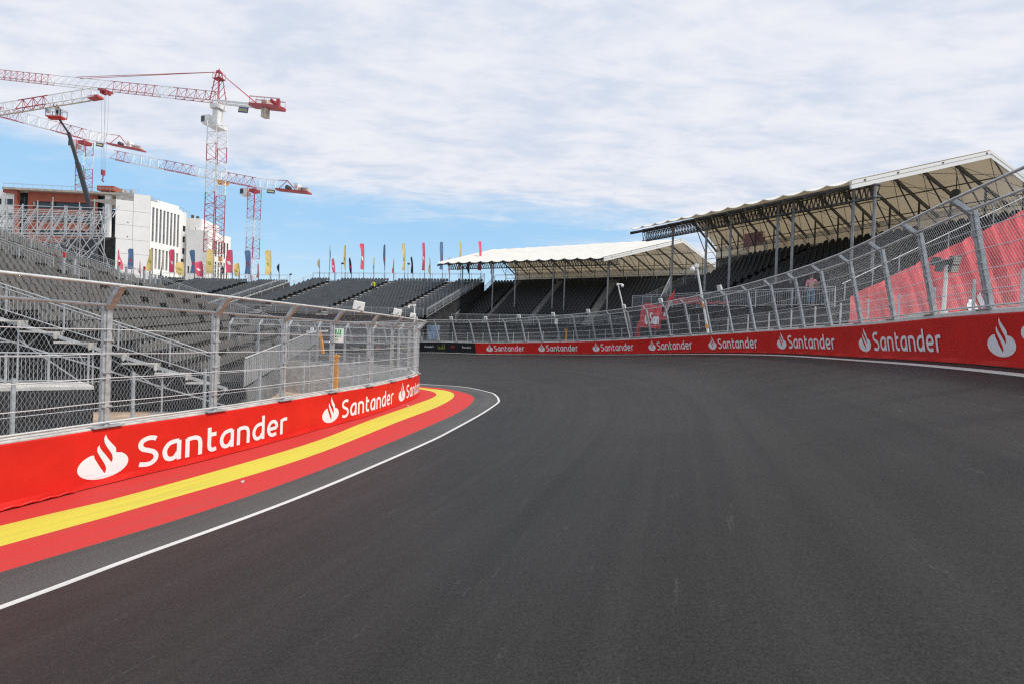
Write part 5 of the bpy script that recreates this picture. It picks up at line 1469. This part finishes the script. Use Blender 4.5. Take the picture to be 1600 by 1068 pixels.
# white radio boxes on top of the inner fence
for i, (px, py, w, lab) in enumerate(((563, 480, 19, "largest and nearest white box on top of the inner fence"), (623, 491.5, 14, "middle white box on top of the inner fence near the apex"), (647, 500, 10, "farthest white box on top of the inner fence, at the apex"))):
    s = wall_in.s_of_px(px, 0, 5, wall_in.len * .8, lambda q: fence_in(q, 2.12, .46)); top = fence_in(s, 2.12, .46); z = project(top)[2]
    ww_ = w / FPX * z; hh = ww_ * .74; c = V((top.x, top.y, top.z + .05 + hh / 2)) - wall_in.nor(s) * .06
    t = thing("radio_box", lab, "box", c - V((0, 0, hh / 2)), "white boxes along the top of the inner fence")
    ax = (RIGHT.xy.to_3d().normalized() * .96 + V((0, .28, 0))).normalized(); ay = V((-ax.y, ax.x, 0)); az = V((0, 0, 1))
    tl_ = Matrix.Rotation(R(9), 3, ay); ax2, az2 = tl_ @ ax, tl_ @ az
    mb = MB(); mb.box(c, ww_ * .9, .12, hh, (ax2, ay, az2)); o = mb.build("housing", M['white_plastic'], t)
    bv = o.modifiers.new("round", 'BEVEL'); bv.width = .025; bv.segments = 3
    mb = MB(); mb.bar(c - ay * .075 - ax2 * .02 - az2 * hh * .28, c - ay * .075 + ax2 * .06 + az2 * hh * .02, .03, .02, ay); mb.build("clip", M['galv'], t)
    mb = MB(); mb.tube(c - az * (hh * .4), fence_in(s, 2.12, .40), .025, 6); mb.build("bracket", M['galv_dull'], t)
# camera masts
def cam_mast(label, pb, pt_, r, arm, dome):
    t = thing("camera_mast", label, "camera mast", pb); mb = MB(); mb.tube(pb, pt_, r, 8, r * .8); mb.build("pole", M['white_plastic'], t)
    mb = MB(); e = pt_ + arm; mb.tube(pt_, e, r * .7, 6); mb.box(pt_, r * 3, r * 3, r * 3); a = mb.build("arm", M['white_plastic'], t)
    mb = MB(); rows = []
    for i in range(8):
        v = i / 7 * math.pi; rows.append([e + V((0, 0, -dome * 1.1)) + V((math.cos(k / 12 * 2 * math.pi) * math.sin(v) * dome, math.sin(k / 12 * 2 * math.pi) * math.sin(v) * dome, math.cos(v) * dome * 1.15)) for k in range(13)])
    mb.grid(rows); mb.build("camera_dome", M['white_plastic'], t, True)
    return t
pb = f_out(wall_out.s_of_px(1107, 0, 0, wall_out.len, lambda s: f_out(s, OUT_H, -.5)), OUT_H, -.5); zz0 = project(pb)[2]
mast = cam_mast("tall white camera mast with a round dome camera leaning over the outer fence", pb, P(1088.5, 415.5, zz0), .075, (P(1082, 417, zz0) - P(1088.5, 415.5, zz0)), .15)
mb = MB()
for f in (.12, .42): q = lerp(pb, P(1088.5, 415.5, zz0), f); mb.tube(q - V((0, 0, .12)), q + V((0, 0, .12)), .11, 8, caps=True)
mb.build("clamp", M['orange'], mast)
pb = f_out(wall_out.s_of_px(985, 0, 0, wall_out.len, lambda s: f_out(s, OUT_H, -.6)), OUT_H, -.6); zz0 = project(pb)[2]
cam_mast("slim white camera mast behind the outer fence left of the hanging red banner", pb, P(965.5, 444.5, zz0), .06, (P(972.5, 444, zz0) - P(965.5, 444.5, zz0)), .12)
s_ = wall_in.s_of_px(647.5, 1, 5, wall_in.len * .75); zz0 = 23.5
cam_mast("short white mast with a side arm above the apex of the inner fence", P(647.5, 585, zz0), P(647.5, 477, zz0), .045, P(639, 477.5, zz0) - P(647.5, 477, zz0), .07)
# floodlight behind the outer wall in front of the tarpaulin
zf = 13.2; fb_ = P(1474, 489, zf); ftop = P(1479.5, 413, zf)
fl = thing("floodlight", "portable floodlight with four lamp heads on a pole in front of the red tarpaulin", "floodlight", fb_)
mb = MB(); mb.tube(fb_, ftop, .05, 10, .042); mb.tube(fb_ + V((0, 0, -.6)), fb_ + V((0, 0, .05)), .09, 10); mb.build("pole", M['white_plastic'], fl)
mb = MB(); mb.box(fb_ + V((.35, 0, -.42)), 2.3, .8, .7); mb.build("base_block", M['concrete'], fl)
mb = MB(); mb.bar(P(1466, 412, zf), P(1488, 409.5, zf), .10, .13)
for k in range(9): q = lerp(P(1468, 411, zf), P(1487, 410, zf), k / 8); mb.box(q, .015, .14, .16 + .02 * math.sin(k))
mb.build("crossbar", M['steel_dark'], fl)
M['lens'] = material('lit_lamp_lens', (0.48, 0.47, 0.40), 0.35)  # lit look of the lamp fronts put into the lens colour
def lamp_head(px, py, w, h, ang, lit):
    c = P(px, py, zf - .1); a = V((math.cos(ang), math.sin(ang), 0)); n = V((a.y, -a.x, -.25)).normalized(); u = n.cross(a); 
    if u.z < 0: u = -u
    mb = MB(); mb.box(c, w, .10, h, (a, n, u)); o = mb.build("lamp_head", M['steel_dark'], fl)
    mb = MB()
    for k in range(3): mb.box(c + n * .055 + u * (h * (k - 1) * .3), w * .86, .015, h * .22, (a, n, u))
    mb.build("lens", M['lens'] if lit else M['steel_dark'], o)
    mb = MB()
    for k in range(7): mb.box(c - n * .07 + a * (w * (k - 3) / 7.5), .014, .10, h * .95, (a, n, u))
    mb.build("cooling_fins", M['steel_dark'], o)
lamp_head(1493, 407, .21, .25, R(-8), True); lamp_head(1489.5, 420.5, .20, .21, R(-8), True); lamp_head(1463.5, 409, .20, .22, R(62), False); lamp_head(1470, 419.5, .20, .20, R(55), False)
# banner that has come loose behind the outer fence
zb = 34.9
def cloth_pt(u, v, off=0.0):
    px = 1002 + 33 * u - 3 * (1 - v); py = 511 - 34 * v + 3 * u * (1 - 2 * v) - 2.5 * math.sin(u * 6) * v
    w = .10 * math.sin(u * 7 + v * 2) + .08 * math.sin(u * 15 - v * 5)
    return P(px, py, zb - 1.9 * u + w - off)
lb = thing("loose_banner", "loose red banner with a white emblem sagging behind the outer fence", "banner", P(1003, 530, zb))
mb = MB(); mb.grid([[cloth_pt(i / 24, j / 10) for i in range(25)] for j in range(11)])
mb.grid([[P(lerp(998, 992, t) + 9 * u * (1 - .4 * math.sin(t * 3.1)), lerp(500, 526, t), zb + .3 + .1 * math.sin(u * 6 + t * 5)) for u in [k / 5 for k in range(6)]] for t in [k / 8 for k in range(9)]])
mb.build("cloth", M['cloth_red'], lb, True)
mb = MB(); emblem(mb, lambda x, y, o: cloth_pt(x, y, .06), .22, .14, .20, .66, 0)
for k, s in enumerate(word_strokes("San", .46, .18, .34, .42)): ribbon(mb, lambda x, y, o: cloth_pt(min(1, x), y, .06 + o), s, .07, .001 * k)
mb.build("print", M['white_print'], lb)
tw = thing("twisted_banner", "twisted strip of red and white banner pulled up to the outer fence top", "banner", P(1040, 470, zb - 2.5))
mb = MB(); rows = []
for i in range(25):
    t = i / 24; px = 1037 + 16 * t ** 1.2; py = 500 - 46 * t; w = (7 - 4 * t) * (1 + .3 * math.sin(t * 9)); a = t * 4.5
    rows.append([P(px + w * (k - 2) / 2 * abs(math.cos(a)) , py + 2 * (k - 2) * math.sin(a), zb - 2.3 - .9 * t + .2 * (k - 2) * math.sin(a)) for k in range(5)])
mb.grid(rows); mb.build("cloth", M['cloth_red'], tw, True)
mb = MB(); mb.grid([[lerp(r[1], r[2], .2) + V((0, -.05, 0)), lerp(r[3], r[4], .9) + V((0, -.05, 0))] for r in rows[3:17]]); mb.build("white_print", M['white_print'], tw, True)
# faded banner lying along the front rail of the right-hand stand
fbn = thing("railing_banner", "long faded red banner lying along the front railing behind the camera mast", "banner", P(1085, 476, 31))
mb = MB(); a = [P(1052 + 88 * i / 30, 475 + 1.2 * math.sin(i) - 0.02 * i, 33.2 - 4.4 * i / 30) for i in range(31)]
mb.grid([[p + V((0, -.06 * math.sin(i * 1.7), dz * (1.0 if i < 16 else .3))) for i, p in enumerate(a)] for dz in (0, .22, .45)]); mb.build("cloth", M['pink_tarp'], fbn, True)
# black bin bag frame and small junk behind the outer wall
zk = 30.4; kb = thing("black_panel", "small black panel between two posts behind the outer fence", "panel", P(1084, 512, zk))
mb = MB(); mb.box(P(1084, 499, zk), 12 / FPX * zk, .06, 12 / FPX * zk); mb.build("panel", M['black_vinyl'], kb)
for px in (1077.5, 1092): mb = MB(); mb.tube(P(px + 1, 514, zk), P(px - .6, 491, zk), .035, 6); mb.build("post", M['galv'], kb)
# blue-and-white sheeting seen low behind the far fence
mb = MB(); za = 52; rows = [[P(668 + 19 * i / 10, 530 - 22 * j / 8, za + .06 * math.sin(i * 2 + j)) for i in range(11)] for j in range(9)]
mb.grid(rows); tag(mb.build("blue_sheet", material('faded_blue_sheet', (0.16, 0.22, 0.32), 0.8, 0, .3, .5, 2.5), None, True), "faded blue sheet hanging behind the far fence near the black banner", "sheet")
# barrier gate with a white arm beyond the inner fence
zg = 40.0; bg_ = thing("boom_gate", "orange post carrying a white boom arm, seen through the inner fence", "gate", P(502, 552, zg))
mb = MB(); mb.bar(P(505, 552, zg), P(500, 518, zg), .22, .2); mb.bar(P(500, 552, zg), P(501, 524, zg), .12, .12); mb.build("post", M['orange'], bg_)
mb = MB(); mb.bar(P(479, 518.5, zg), P(512, 517, zg), .16, .16); mb.build("boom_arm", M['white_plastic'], bg_)
mb = MB(); mb.box(P(487.5, 516, zg), .28, .2, .5); mb.build("box", M['white_plastic'], bg_)
mb = MB(); mb.tube(P(502, 520, zg), P(499, 505, zg), .03, 6); mb.box(P(498, 504, zg), .22, .2, .2); mb.build("lamp", M['galv'], bg_)
# red dropped box and loose debris on the kerb edge
for i, (px, py, lab) in enumerate(((637, 633.5, "tiny pale stone on the inner kerb just before the apex"), (378, 640 + 113, "tiny pale chip on the outer red kerb stripe"))):
    p = on_plane(px, py, 0); mb = MB(); mb.tube(p, p + V((.03, .02, .035)), .035, 6, .012, True); tag(mb.build("stone", M['concrete']), lab, "stone")
# lamp standards and cameras seen against the sky over the open stands
for px, py0, py1, z, lab in ((453, 441, 429, 76, "thin pole with a small lamp at the right end of the far left stand"), (534, 438, 412, 71.5, "thin pole with a dark lamp between the left flags of the open middle stand"), (637.5, 438, 412.5, 69.3, "thin pole with a dark lamp near the middle flags of the open middle stand")):
    t = thing("lamp_pole", lab, "lamp", P(px, py0, z)); mb = MB(); mb.tube(P(px, py0, z), P(px, py1, z), .03, 5); mb.build("pole", M['column'], t)
    mb = MB(); q = P(px + 1, py1, z); mb.tube(q - V((.12, .1, 0)), q + V((.12, .1, .04)), .13, 8, .16, True); mb.build("lamp", M['boom'], t)
